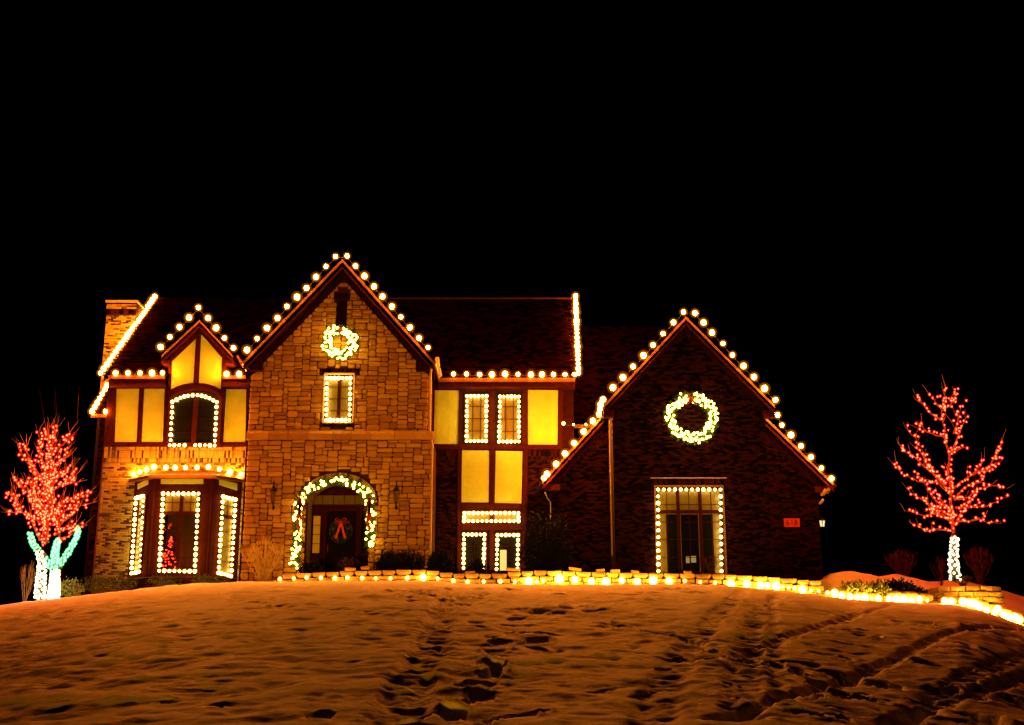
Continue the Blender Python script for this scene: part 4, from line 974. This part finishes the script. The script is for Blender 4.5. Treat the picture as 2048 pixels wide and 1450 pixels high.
# ------------------------------------------------------------------ decorations
def needles(mb, c, d, ln, wd, r):
    d = Vector(d).normalized(); a = d.orthogonal().normalized(); a.rotate(Matrix.Rotation(r.uniform(0,6.28), 3, d))
    c = Vector(c); mb.add([c - a*wd, c + a*wd, c + d*ln], [(0,1,2)])
def wreath(label, c, R0, tube_r, nb, seed, bow, group=None, name='wreath'):
    r = random.Random(seed); root = thing(name, label, 'wreath', c, group); c = Vector(c)
    b = MB()
    for i in range(1500):
        t = r.uniform(0, 2*math.pi); ph = r.uniform(0, 2*math.pi); q = c + Vector((math.cos(t)*R0, 0, math.sin(t)*R0))
        o = Vector((math.cos(t)*math.cos(ph), -abs(math.sin(ph)), math.sin(t)*math.cos(ph)))
        needles(b, q + o*tube_r*r.uniform(.2,.8), o + Vector((r.uniform(-.8,.8), r.uniform(-.4,.4), r.uniform(-.8,.8))), tube_r*r.uniform(.35,.75), tube_r*.10, r)
    n_ = 28; ring = [c + Vector((math.cos(2*math.pi*i/n_)*R0, 0, math.sin(2*math.pi*i/n_)*R0)) for i in range(n_+1)]; b.tube(ring, tube_r*.45, 6)
    b.build('greenery', M['pinegreen'], root)
    for i in range(nb):
        t = 2*math.pi*(i+r.uniform(-.4,.4))/nb
        if bow and abs(((t - math.pi/2 + math.pi) % (2*math.pi)) - math.pi) < .14: continue
        o = r.uniform(-.9,.9)*tube_r
        link('bulb', BULB['wreath'], root, c + Vector((math.cos(t)*(R0+o), -tube_r*r.uniform(.7,1.0), math.sin(t)*(R0+o))))
    return root
def bow(parent, c, s, m, tail=1.0, y=-1):
    c = Vector(c); b = MB()
    for sx in (-1, 1):
        for k, (ex, ez) in enumerate(((.9,.45),(.95,-.05))):
            pts = [c, c+Vector((sx*s*ex*.5, -s*.25, s*(ez+.22)*.9)), c+Vector((sx*s*ex, -s*.1, s*ez)), c+Vector((sx*s*ex*.55, 0, s*(ez-.25)*.8)), c]
            for p, q_ in zip(pts[:-1], pts[1:]):
                wd = s*.16; b.add([p+Vector((0,-wd,-wd*.4)), q_+Vector((0,-wd,-wd*.4)), q_+Vector((0,wd*.3,wd*.6)), p+Vector((0,wd*.3,wd*.6))], [(0,1,2,3)])
    b.sphere(c+Vector((0,-s*.15,0)), s*.2, 8, 6)
    b.build('loop', m, parent)
    for sx in (-1, 1):
        b = MB(); pts = [c + Vector((sx*s*.12*k + math.sin(k*1.7+sx)*s*.08*(tail > 1.2), -s*.1, -s*.35*k*tail)) for k in range(7)]
        for p, q_ in zip(pts[:-1], pts[1:]):
            wd = s*.17; b.add([p+Vector((-wd,0,0)), q_+Vector((-wd,0,0)), q_+Vector((wd,-.01,0)), p+Vector((wd,-.01,0)), p+Vector((-wd,.01,0)), q_+Vector((-wd,.01,0)), q_+Vector((wd,.0,0)), p+Vector((wd,.0,0))], [(0,1,2,3),(7,6,5,4)])
        b.build('tail', m, parent)
w1 = wreath('bright lit wreath on the stone gable above the narrow window', P(681,686,YUP-.18), .55, .23, 125, 5, True)
bow(w1, P(683,659,YUP-.45), .16, M['ribbon'], .4)
w2 = wreath('larger lit wreath on the dark brick gable', P(1382,837,YG-.2), .83, .25, 170, 8, True)
bow(w2, P(1382,797,YG-.5), .26, M['ribbon'], .5)
dw = thing('wreath', 'dark unlit wreath with a big red bow on the front door', 'wreath', P(681,1062,Yd-.2))
c = P(682,1062,Yd-.15); b = MB(); r = random.Random(3)
for i in range(1500):
    t = r.uniform(0,6.283); ph = r.uniform(0,6.283); o = Vector((math.cos(t)*math.cos(ph), -abs(math.sin(ph)), math.sin(t)*math.cos(ph)))
    needles(b, c+Vector((math.cos(t)*.36,0,math.sin(t)*.36))+o*.08, o+Vector((r.uniform(-.7,.7),0,r.uniform(-.7,.7))), .08, .014, r)
b.build('greenery', M['leaf'], dw)
bow(dw, P(682,1045,Yd-.3), .27, M['ribbon'], 1.15)
for a, d in ((666,1057),(697,1057),(697,1044),(668,1072),(692,1074),(676,1080)):
    b = MB(); b.sphere(P(a, d, Yd-.3), .03, 6, 5); b.build('berry', M['berry'], dw)
# garland round the doorway
gp = [(588,1132),(592,1118),(590,1100),(597,1084),(592,1066),(598,1050),(594,1032),(598,1015),(602,998),(612,984),(626,975),(642,969),(660,964),(680,962),(700,966),(718,974),(730,986),(738,998),(742,1012),(744,1030),(740,1048),(744,1064),(738,1080),(740,1094)]
gl3 = [P(a, d, YLO-.16) for a, d in gp]
gar = thing('garland', 'lit evergreen garland hanging round the arched front doorway', 'garland', gl3[0])
b = MB(); r = random.Random(9); b.tube(gl3, .05, 6)
for i in range(2600):
    k = r.randrange(len(gl3)-1); q = gl3[k].lerp(gl3[k+1], r.random()); o = Vector((r.uniform(-1,1), -r.uniform(0,1), r.uniform(-1,1)))
    needles(b, q + o*.11, o, r.uniform(.10,.20), .024, r)
b.build('greenery', M['pinegreen'], gar)
for i in range(150):
    t = i/150*(len(gl3)-1); k = int(t); q = gl3[k].lerp(gl3[k+1], t-k)
    link('bulb', BULB['wreath'], gar, q + Vector((r.uniform(-.19,.19), -.12-r.uniform(0,.08), r.uniform(-.15,.15))))
for px_, lab in ((600,'plaid bow with long red tails left of the front doorway'),(739,'plaid bow with long red tails right of the front doorway')):
    bo = thing('bow', lab, 'bow', P(px_,997,YLO-.4), 'bows on the doorway garland')
    bow(bo, P(px_,997,YLO-.42), .26, M['ribbond'], .9)
    for kk, dx in enumerate((-.02, .03)):
        b = MB(); pts = [P(px_,1003,YLO-.44) + Vector((dx*k*.3+math.sin(k*1.1+kk*2)*.05*(k/6), 0, -k*.15)) for k in range(9 if kk == 0 else 6)]
        for p, q_ in zip(pts[:-1], pts[1:]): b.prism([p+Vector((-.055,0,0)), q_+Vector((-.055,0,0)), q_+Vector((.055,0,0)), p+Vector((.055,0,0))], (0,-1,0), .008)
        b.build('tail', M['ribbon'], bo)
for px_, lab in ((546,'dark unlit wall lantern left of the front door'),(792,'dark unlit wall lantern right of the front door')):
    lo = thing('wall_lantern', lab, 'lantern', P(px_,990,YLO-.15), 'wall lanterns'); c = P(px_,990,YLO-.28)
    b = MB(); b.tube([c+Vector((0,.27,.25)), c+Vector((0,.2,.5)), c+Vector((0,0,.56)), c+Vector((0,0,.4))], .02, 6); b.sphere(c+Vector((0,.25,-.05)), .07, 8, 6, (1,.4,2.6)); b.tube([c+Vector((0,.25,-.5)),c+Vector((0,.1,-.42)),c+Vector((0,0,-.3))], .025, 6); b.sphere(c+Vector((0,.2,-.48)), .06, 8, 6, (1,1,1.5)); b.build('bracket', M['metal'], lo)
    b = MB()
    for k in range(6):
        t0 = math.pi*k/3; b.tube([c+Vector((.06*math.cos(t0),.06*math.sin(t0),-.3)), c+Vector((.12*math.cos(t0),.12*math.sin(t0),.15))], .009, 4)
    b.tube([c+Vector((0,0,.15)),c+Vector((0,0,.22)),c+Vector((0,0,.34)),c+Vector((0,0,.4))], [.15,.13,.05,.02], 8); b.tube([c+Vector((0,0,-.3)),c+Vector((0,0,-.36))], [.07,.02], 6); b.build('cage', M['metal'], lo)
    b = MB(); b.tube([c+Vector((0,0,-.29)), c+Vector((0,0,.14))], [.05,.1], 6); b.build('glass', mat('lantern_pane_'+str(px_), (.10,.07,.03), None, .2), lo)

# Christmas tree with red lights standing inside the bay
ctp = P(338,1142,48.95); ctp.z = iz0
ct_ = thing('christmas_tree', 'small Christmas tree with red lights inside the middle bay window', 'Christmas tree', ctp)
b = MB(); r = random.Random(2); b.tube([ctp, ctp+Vector((0,0,1.5))], [.03,.01], 5)
for i in range(700):
    h = r.random()**1.2; t = r.uniform(0,6.28); rad = .38*(1-h)*r.uniform(.3,1)+.02; c = ctp + Vector((rad*math.cos(t), rad*math.sin(t)*.6, .1+h*1.4)); needles(b, c, Vector((math.cos(t), math.sin(t), -.3)), .1, .02, r)
b.build('foliage', M['pinegreen'], ct_)
for i in range(70):
    h = r.random()**1.1; t = r.uniform(3.3,6.1); rad = .46*(1-h); link('bulb', BULB['red'], ct_, ctp + Vector((rad*math.cos(t), rad*math.sin(t)*.6, .08+h*1.4))).scale = (.6,.6,.6)

# ------------------------------------------------------------------ block wall, planting bed, kerb lights
top = [(515,1150),(560,1150),(600,1146),(700,1142),(760,1141),(816,1139),(853,1140),(893,1145),(916,1147),(992,1148),(1026,1144),(1075,1141),(1260,1146),(1357,1147),(1453,1149),(1539,1154),(1640,1162)]
YK = 44.6
tx = [X(a, b_, YK) for a, b_ in top]; tz = [Z(b_, YK) for a, b_ in top]
kw = thing('retaining_wall', 'low wall of tan blocks in courses along the edge of the snowy lawn', 'wall', (X(1050,1160,YK), YK, 3.0))
def block_mb(w_, h_, d, r, taper):
    t = taper*w_; e = .02
    A = [(-w_/2+t,-h_/2),(w_/2-t,-h_/2),(w_/2,-h_/2+h_*.55),(w_/2-.01,h_/2),(-w_/2+.01,h_/2),(-w_/2,-h_/2+h_*.55)]
    o = [(x+r.uniform(-.008,.008), z+r.uniform(-.008,.008)) for x, z in A]; b = MB(); k = len(o)
    vs = [(x,d,z) for x,z in o] + [(x,.02,z) for x,z in o] + [(x*.9,-.03+r.uniform(-.015,.01),z*.86) for x,z in o] + [(0,-.05,0)]
    fs = []
    for i in range(k):
        q = (i+1) % k; fs += [(i,q,k+q,k+i),(k+i,k+q,2*k+q,2*k+i),(2*k+i,2*k+q,3*k)]
    fs.append(tuple(range(k))[::-1]); b.add(vs, fs); return b
r = random.Random(12)
x = tx[0]; hb = .185
for crs in range(3):
    x = tx[0] + (.0 if crs else .9) + (.24 if crs == 1 else 0)
    while x < tx[-1] - (.2 if crs == 0 else 0):
        wd = r.uniform(.44,.60); zt_ = float(np.interp(x+wd/2, tx, tz)) - hb*crs - hb/2 - (.0 if crs == 0 else .01)
        m_ = block_mb(wd-.02, hb-.012, .28, r, .13 if crs == 0 else .03).mesh('block', M['block'])
        o = link('block', m_, kw, (x+wd/2, YK - .03*crs + r.uniform(-.02,.02), zt_)); o.rotation_euler = (0, r.uniform(-.03,.03), r.uniform(-.04,.04)); x += wd
# tumbled stones lying on top of the wall
for a, d, s in ((1025,1137,.5),(940,1143,.35),(1150,1136,.45),(1200,1138,.3),(1230,1140,.35),(700,1136,.4),(730,1133,.3),(1375,1143,.3),(1270,1141,.3)):
    st = stone_mb(s, .12, .16, r).mesh('loose_stone', M['block']); o = link('loose_stone', st, None, P(a, d+3, YK+.12)); o.rotation_euler = (0, r.uniform(-.15,.15), r.uniform(-.3,.3))
    o['label'] = {1025:'flat stone lying on the wall in front of the lit lower window',940:'small stone on the wall before the lower left window',1150:'pointed stone on the wall left of the big dark window',1200:'small stone on the wall beside the pointed one',1230:'stone on the wall near the corner downspout',700:'rough stone on the wall in front of the front door',730:'small stone on the wall right of the front door',1375:'stone on the wall below the big garage window',1270:'small stone on the wall left of the big garage window'}[a]
    o['category'] = 'stone'; o['group'] = 'loose stones on the wall'
b = MB(); n_ = 40
for i in range(n_):
    a0, a1 = tx[0]+.9 + (tx[-1]-tx[0]-.9)*i/n_, tx[0]+.9 + (tx[-1]-tx[0]-.9)*(i+1)/n_
    za, zb = float(np.interp(a0,tx,tz))-.05, float(np.interp(a1,tx,tz))-.05
    b.add([(a0,YK+.2,za),(a1,YK+.2,zb),(a1,YM+.2,zb-.1),(a0,YM+.2,za-.1)], [(0,1,2,3)])
b.build('planting_bed', M['mulch'], None, kind='structure')
KB = [(560,1158,0),(588,1157,0),(614,1156,0),(641,1156,0),(669,1155,0),(696,1155,0),(723,1155,0),(752,1156,0),(782,1156,0),(814,1156,0),(846,1156,1),(876,1158,0),(906,1161,0),(936,1163,0),(968,1163,0),(1000,1163,0),(1030,1164,0),(1058,1163,1),(1074,1163,0),(1088,1161,0),(1120,1157,1),(1150,1160,1),(1182,1162,1),(1212,1163,1),(1243,1162,1),(1274,1163,1),(1307,1161,1),(1339,1163,1),(1370,1162,0),(1401,1164,0),(1430,1165,0),
      (1461,1167,1),(1493,1168,1),(1521,1171,1),(1534,1170,1),(1552,1173,1),(1566,1174,0),(1578,1175,0),(1590,1177,0),(1605,1180,1),(1622,1182,0),(1638,1183,0),(1655,1185,0),(1670,1187,1),(1684,1192,1),(1700,1193,1),(1714,1195,1),(1730,1196,1),(1743,1197,0),(1757,1197,1),(1778,1197,1),(1793,1198,1),(1808,1199,1),(1823,1200,1),(1839,1199,1),(1855,1201,0),(1890,1203,1),(1903,1203,1),(1925,1204,1),(1940,1206,1),(1951,1209,1),(1960,1213,1),(1973,1219,1),(1989,1226,1),(1996,1219,1),(2007,1229,1),(2018,1234,1),(2030,1234,1),(2040,1240,1)]
kp = []; kk = []
for a, d, s in KB:
    Y = 44.33 if a < 1650 else 43.9
    kp.append(P(a, d, Y)); kk.append('kerb' if s else 'kerbsmall')
light_string('long string of bright bulbs lying in the snow along the foot of the block wall', kp, kk, 'ground string lights', .02)
# pale edging stones lit by the string on the right
es = thing('edging_stones', 'pale rounded edging stones in the snow between shrub and round planter', 'edging', P(1820,1198,44.3))
for a, d, wp in ((1690,1188,.5),(1716,1190,.45),(1742,1193,.4),(1787,1191,.7),(1820,1192,.7),(1850,1196,.6),(1898,1202,.55),(1932,1203,.55),(1962,1209,.6),(1985,1217,.55),(2010,1226,.55),(2036,1234,.5),(2062,1242,.5)):
    st = MB(); st.sphere((0,0,0), .5, 12, 8, (wp, .35, .34)); link('stone', st.mesh('stone', M['block'], True), es, P(a, d, 44.25))
# round planter on the right
pc = P(1928,1180,45.6); prad = 1.25
pl = thing('round_planter', 'round planter ring of stacked tan blocks round the foot of the right tree', 'planter', pc)
zt_ = Z(1172,44.4)
for crs in range(3):
    n_ = 15; rad = prad + .05*crs
    for i in range(n_):
        t = 2*math.pi*(i+.5*(crs % 2))/n_; wd = 2*math.pi*rad/n_ - .02
        m_ = block_mb(wd, .19, .25, r, .01).mesh('block', M['block'])
        o = link('block', m_, pl, (pc.x + rad*math.cos(t), pc.y + rad*math.sin(t), zt_ - .1 - .2*crs)); o.rotation_euler = (0, 0, t + math.pi/2)
b = MB(); b.add([(pc.x + 1.1*math.cos(i*math.pi/8), pc.y + 1.1*math.sin(i*math.pi/8), zt_-.06) for i in range(16)], [tuple(range(16))]); b.build('soil', M['mulch'], pl)

# ------------------------------------------------------------------ plants
def clump(mb, c, rad, n, ls, r, flat=1.0):
    c = Vector(c)
    for i in range(n):
        v = Vector((r.gauss(0,1), r.gauss(0,1), r.gauss(0,1))).normalized() * (r.uniform(.55,1.0)); p = c + Vector((v.x*rad[0], v.y*rad[1], abs(v.z)*rad[2]*flat if v.z > -.3 else v.z*rad[2]*.3))
        d = Vector((v.x+r.uniform(-.7,.7), v.y+r.uniform(-.7,.7), v.z+r.uniform(-.3,.9))).normalized(); a = d.orthogonal().normalized(); a.rotate(Matrix.Rotation(r.uniform(0,6.28),3,d))
        l = ls*r.uniform(.6,1.3); mb.add([p, p+d*l*.5+a*l*.28, p+d*l, p+d*l*.5-a*l*.28], [(0,1,2,3)])
def shrub(label, px, py, Y, wpx, hpx, m='leaf', n=900, ls=.07, group='evergreen shrubs by the house', lob=5, seed=1):
    r = random.Random(seed); base_ = P(px, py, Y); sc = Y/F; W, H = wpx*sc/2, hpx*sc
    root = thing('shrub', label, 'shrub', base_, group); b = MB()
    for k in range(lob):
        o = Vector((r.uniform(-.55,.55)*W, r.uniform(-.4,.4)*W, r.uniform(0,.25)*H)); s = r.uniform(.5,.75)
        clump(b, base_+o, (W*s, W*s*.8, H*s*1.05), n//lob, ls, r)
    b.build('foliage', M[m], root)
    b = MB()
    for k in range(5):
        t = r.uniform(0,6.28); b.tube([base_-Vector((0,0,.1)), base_+Vector((math.cos(t)*W*.3, math.sin(t)*W*.3, H*.4)), base_+Vector((math.cos(t)*W*.5, math.sin(t)*W*.5, H*.7))], [.02,.014,.008], 4)
    b.build('stem', M['bark'], root)
    return root
shrub('small yellow-green shrub just right of the white lit trunks', 140,1190,45.0,56,36,'lightleaf',700,.09,seed=21)
shrub('broad dark green shrub at the left brick corner', 195,1182,46.6,80,34,'leaf',1100,.08,seed=22)
shrub('rounded green shrub left of the bay window base', 245,1176,47.0,52,34,'leaf',800,.08,seed=23)
shrub('low green shrub under the middle bay window', 332,1172,47.2,62,26,'leaf',900,.07,seed=24)
shrub('low green shrub under the right bay window', 418,1166,47.2,70,22,'leaf',900,.07,seed=25)
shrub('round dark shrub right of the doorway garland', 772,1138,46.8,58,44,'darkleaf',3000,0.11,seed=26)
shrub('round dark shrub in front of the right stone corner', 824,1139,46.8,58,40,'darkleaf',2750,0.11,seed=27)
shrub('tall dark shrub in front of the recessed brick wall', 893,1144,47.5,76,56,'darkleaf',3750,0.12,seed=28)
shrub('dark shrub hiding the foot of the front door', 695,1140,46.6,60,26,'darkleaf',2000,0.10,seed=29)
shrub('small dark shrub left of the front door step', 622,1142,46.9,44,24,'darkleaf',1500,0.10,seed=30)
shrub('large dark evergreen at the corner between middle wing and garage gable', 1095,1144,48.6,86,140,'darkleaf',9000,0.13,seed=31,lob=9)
shrub('dark shrub between the two lower middle windows', 948,1146,46.5,40,30,'darkleaf',1500,0.10,seed=33)
shrub('low dark spreading shrub on the snow left of the round planter', 1775,1196,45.2,135,36,'darkleaf',6000,0.12,seed=34,lob=9)
shrub('leafy yellow-green ground shrub lit by the string lights', 1705,1186,44.5,80,24,'lightleaf',900,.13,seed=35)
shrub('leafy green plant beside the pale edging stones', 1754,1193,44.4,44,30,'lightleaf',500,.14,seed=36)
def bare(label, px, py, Y, wpx, hpx, m, n=26, seed=1, th=.012, group='bare shrubs'):
    r = random.Random(seed); c = P(px, py, Y); sc = Y/F; W, H = wpx*sc/2, hpx*sc
    root = thing('bare_shrub', label, 'shrub', c, group); b = MB()
    for k in range(n):
        a = r.uniform(-1,1); d = r.uniform(-.5,.5); p = [c + Vector((a*W*.1, d*.1, -.1))]
        for s in range(1, 6): p.append(c + Vector((a*W*(s/5)**.8 + r.uniform(-.04,.04), d*W*s/5, H*s/5*r.uniform(.92,1.08)*(1-.3*abs(a)))))
        b.tube(p, [th*(1-.16*q) for q in range(6)], 4)
        for s in (2,3,4):
            for _ in range(2):
                q = p[s]; e = q + Vector((r.uniform(-1,1)*W*.3, r.uniform(-.3,.3)*W, H*r.uniform(.08,.3))); b.tube([q, (q+e)/2+Vector((0,0,.02)), e], [th*.5,th*.4,th*.25], 3)
    b.build('twigs', M[m], root); return root
bare('tan leafless shrub against the stone wall left of the doorway', 525,1162,46.6,95,84,'palet',30,1,.020)
bare('small russet twiggy plant at the foot of the front door', 693,1142,46.0,34,26,'redtwig',18,2,.010)
bare('russet leafless shrub in the right corner of the big dark window', 1424,1146,45.8,50,34,'redtwig',20,3,.010)
bare('faint red leafless bush far behind the snow bank', 1808,1158,52,72,58,'redtwig',30,4,.016)
bare('thin leafless bush behind the round planter', 1962,1164,47.5,80,70,'redtwig',24,5,.012)
bare('thin leafless bush left of the white lit trunk', 1882,1166,47.0,44,50,'redtwig',16,6,.010)
bare('thin tan grass stems left of the white lit trunks', 50,1204,45,34,80,'drytwig',12,7,.010)
bare('low green stems growing round the lit trunk in the planter', 1925,1170,45.2,70,20,'redtwig',30,8,.010)

# --- the two trees wrapped in lights
def tree(label, Y, branches, scale, ox, oy, trunks, seed, twigs, thick=.045, zoff=None):
    r = random.Random(seed); f = lambda a, c, dy=0: P(ox + a/scale, oy + c/scale, Y + dy)
    root = thing('tree', label, 'tree', f(*trunks[0][0][:2]), 'trees wrapped in coloured lights')
    paths = []
    for tr_ in trunks:
        pts = [f(a, c) for a, c, _ in tr_]; b = MB(); b.tube(pts, [w_ for _,_,w_ in tr_], 9); b.build('trunk', M['bark'], root, True)
    for i, br in enumerate(branches):
        dz = r.uniform(-1.3,1.3) if i else 0
        n_ = len(br); pts = [f(a, c, dz*(k/(n_-1))**.8*(1 if i else .2)) for k, (a, c) in enumerate(br)]
        fine = []
        for p, q in zip(pts[:-1], pts[1:]):
            m_ = max(2, int((q-p).length/.18))
            for s in range(m_): fine.append(p.lerp(q, s/m_) + Vector((r.uniform(-.02,.02), r.uniform(-.03,.03), r.uniform(-.02,.02))))
        fine.append(pts[-1]); paths.append(fine)
        t0 = thick*(1.5 if i == 0 else 1); b = MB(); L_ = len(fine); b.tube(fine, [t0*(1-.78*k/(L_-1)) for k in range(L_)], 6)
        b.build('branch', M['bark'], root, True)
    for fine in list(paths):            # side shoots that carry lights too
        for k in range(4, len(fine)-1, 5 if twigs > 2 else 7):
            d = (fine[k]-fine[k-1]).normalized() + Vector((r.uniform(-.9,.9), r.uniform(-.9,.9), r.uniform(.1,.9))); d.normalize(); l = r.uniform(.25,.6)
            sh = [fine[k], fine[k]+d*l*.5+Vector((0,0,.02)), fine[k]+d*l+Vector((0,0,.07))]; b = MB(); b.tube(sh, [.016,.01,.006], 4); b.build('branch', M['bark'], root); paths.append(sh)
    b = MB()
    for fine in paths:
        for k in range(2, len(fine)):
            for _ in range(twigs):
                if r.random() < .55: continue
                d = (fine[k]-fine[k-1]).normalized() + Vector((r.uniform(-.8,.8), r.uniform(-.9,.9), r.uniform(0,.9))); d.normalize(); l = r.uniform(.15,.55)
                m1 = fine[k] + d*l*.5 + Vector((r.uniform(-.03,.03),0,r.uniform(0,.05))); e_ = fine[k] + d*l + Vector((0,0,l*.15))
                b.tube([fine[k], m1, e_], [.009,.006,.003], 3)
    b.build('twigs', M['twig'], root, kind='stuff')
    return root, paths
RB = [[(560,1370),(545,1200),(535,1000),(510,780),(530,650),(490,550),(480,420),(450,300),(480,180),(485,55)],
 [(470,260),(410,215),(390,180),(435,130)],[(480,260),(560,190),(550,135),(580,80)],[(440,350),(350,285),(285,210),(210,155)],[(490,500),(410,485),(320,455),(262,390)],
 [(530,1000),(390,830),(340,780),(295,660),(245,600),(225,510),(165,455),(140,385)],[(500,950),(370,810),(270,730),(215,670),(150,640),(75,565)],[(530,1000),(420,900),(250,890),(190,865),(97,817),(30,730)],
 [(540,1150),(400,1050),(330,940),(220,800)],[(550,1200),(350,1100),(270,1040),(190,1000),(150,940)],[(550,1250),(430,1160),(300,1190),(235,1170),(130,1150)],[(560,1320),(420,1310),(310,1330),(260,1290),(205,1277)],
 [(560,950),(620,900),(720,830),(780,770),(830,700)],[(720,830),(870,760),(940,660),(985,540)],[(760,800),(845,800),(915,740),(1000,700)],[(560,1050),(690,1030),(760,960),(905,930),(1035,950)],
 [(570,1120),(740,1110),(850,1110),(930,1070),(1035,1020)],[(580,1240),(700,1240),(790,1220),(860,1250),(985,1260)],[(530,640),(575,560),(600,480),(640,400),(685,300)],[(540,640),(610,610),(675,587)],[(560,470),(580,420),(605,330),(565,285)],
 [(560,1050),(640,960),(720,910),(800,900),(815,860)],[(560,1200),(480,1090),(410,1000),(400,940)],[(560,1280),(620,1180),(700,1090),(740,1020)],[(540,1230),(450,1200),(370,1160),(340,1120)],[(545,870),(460,890),(400,840),(330,740),(300,660)]]
t2, rp2 = tree('small bare tree on the right with red lights on branches and white trunk', 45.4, RB, 4.392, 1780, 760, [[(575,1760,.14),(560,1600,.13),(558,1450,.12),(560,1360,.1)]], 5, 1)
LB = [[(470,1330),(470,1100),(480,900),(490,700),(510,500),(530,350),(560,240),(575,130)],[(500,500),(480,330),(480,240),(497,175)],[(520,420),(600,370),(660,310),(725,270)],[(480,700),(350,620),(300,530),(230,470),(188,400)],
 [(350,620),(290,460),(258,400),(270,348)],[(450,600),(400,460),(400,345),(390,220)],[(480,700),(560,570),(620,490),(690,385)],[(500,600),(600,520),(680,470)],[(480,800),(560,690),(640,640),(710,555)],[(490,800),(600,760),(690,700),(785,625)],
 [(600,760),(690,730),(787,720)],[(460,900),(360,770),(310,740),(240,700)],[(450,1000),(340,880),(280,820),(210,770),(165,735)],[(430,1150),(330,1080),(215,1020),(140,1023),(80,1025)],[(215,1020),(170,910),(130,875),(85,830)],
 [(500,1100),(560,980),(660,910),(800,880),(885,835)],[(520,1150),(610,1060),(690,970),(830,950),(935,925)],[(560,1200),(640,1110),(750,1020),(785,975)],[(470,1000),(380,930),(310,930)],[(540,1250),(640,1200),(700,1180),(840,1160)],
 [(400,1300),(330,1130),(300,1050)],[(480,1300),(450,1080),(400,950),(380,870)],[(600,1280),(580,1100),(500,880),(480,780)],[(600,1290),(690,1260),(740,1230)],[(490,900),(440,760),(380,680),(320,570)],[(500,1000),(540,860),(520,700),(560,620)],[(470,1200),(400,1060),(350,960),(340,880)],[(480,780),(450,660),(460,560),(500,440)],[(420,1330),(430,1200),(500,1060),(620,960)]]
ttr = 7.633/5.0
def q6(L_): return [((a/7.633)*5.0, ((1030+c/7.633)-820)*5.0, w_) for a, c, w_ in L_]
t1, rp1 = tree('bare tree on the left with red lit branches over twin white lit trunks', 44.0, LB, 5.0, 0, 820,
    [q6([(605,1330,.13),(625,1000,.12),(640,700,.11),(600,560,.1),(510,440,.07),(455,270,.04)]), q6([(825,1310,.16),(840,900,.14),(850,820,.12),(840,600,.09),(880,380,.06)]), q6([(860,860,.1),(960,680,.08),(1050,560,.07),(1120,440,.05),(1190,280,.04),(1180,180,.02)]), q6([(790,850,.07),(700,640,.06),(640,540,.05)])], 6, 5)
def bulbs_on(paths, sp, r, rad=.05, skip=0):
    out = []
    for fine in paths:
        acc = 0; nxt = r.uniform(0, sp)
        for p, q in zip(fine[:-1], fine[1:]):
            L_ = (q-p).length
            while acc + L_ > nxt:
                out.append(p.lerp(q, (nxt-acc)/L_) + Vector((r.uniform(-rad,rad), -abs(r.gauss(0,rad))-.03, r.uniform(-rad,rad)))); nxt += sp*r.uniform(.6,1.4)
            acc += L_
    return out
def tree_lights(label, pts, kind, root_p):
    root = thing('light_string', label, 'string lights', root_p, 'light strings wrapped round the trees'); rr = random.Random(3); rr.shuffle(pts)
    for i, p in enumerate(pts[:300]):
        o = link('bulb', BULB[kind], root, p); s = rr.uniform(.75,1.2); o.scale = (s,s,s)
    stuff_bulbs(root, pts[300:], kind); print(label, len(pts)); return root
r = random.Random(31)
tree_lights('red lights wrapped over the branches of the left tree', bulbs_on(rp1, .105, r, .12), 'red', rp1[0][0])
tree_lights('red lights wrapped along the branches of the right tree', bulbs_on(rp2, .15, r, .09), 'red', rp2[0][0])
def wrap(pts, rad, turns, n, r):
    out = []; pts = [Vector(p) for p in pts]; L_ = [0]
    for p, q in zip(pts[:-1], pts[1:]): L_.append(L_[-1] + (q-p).length)
    for i in range(n):
        s = L_[-1]*i/(n-1); k = max(j for j in range(len(L_)) if L_[j] <= s+1e-9); k = min(k, len(pts)-2); t = (s-L_[k])/(L_[k+1]-L_[k]); c = pts[k].lerp(pts[k+1], t)
        a = i*2.399; rr = rad*(1-.4*s/L_[-1]); out.append(c + Vector((math.cos(a)*rr, math.sin(a)*rr, r.uniform(-.03,.03))))
    return out
g6 = lambda L_: [P(a/7.633, 1030+c/7.633, 44.0) for a, c in L_]
tree_lights('white lights wrapped round the left of the twin trunks', wrap(g6([(605,1300),(625,1000),(645,700),(600,560)]), .18, 8, 84, r), 'white', g6([(605,1300)])[0])
tree_lights('dense white lights wrapped round the thick right one of the twin trunks', wrap(g6([(815,1290),(835,1000),(845,840)]), .19, 8, 130, r), 'white', g6([(815,1290)])[0])
tree_lights('green lights in the forks above the twin trunks', wrap(g6([(845,830),(835,600),(880,380)]), .13, 8, 80, r) + wrap(g6([(870,800),(960,680),(1050,560),(1120,440),(1190,280),(1180,180)]), .10, 8, 80, r) + wrap(g6([(590,570),(540,480),(500,430),(455,270)]), .11, 6, 44, r) + wrap(g6([(790,850),(700,640)]), .08, 6, 20, r), 'green', g6([(845,830)])[0])
tree_lights('white lights wrapped round the trunk of the right tree', wrap([P(1911,1158,45.3),P(1907,1125,45.3),P(1908,1100,45.3),P(1909,1074,45.3)], .19, 8, 50, r), 'white', P(1911,1158,45.3))
# thin unlit branches that rise above the left tree
b = MB(); r = random.Random(77)
bt = thing('bare_tree', 'thin dark leafless tree behind the red lit tree on the left', 'tree', P(125,1190,50), None)
for k in range(4):
    a = r.uniform(-1,1); p = [P(125,1190,50)]; 
    for s in range(1,7): p.append(P(125 + a*55*(s/6)**1.3 + r.uniform(-3,3), 1190-70*s*r.uniform(.93,1.0), 50+r.uniform(-.4,.4)))
    b.tube(p, [.05,.035,.028,.02,.014,.01,.005], 4)
b.build('branch', M['trim'], bt)
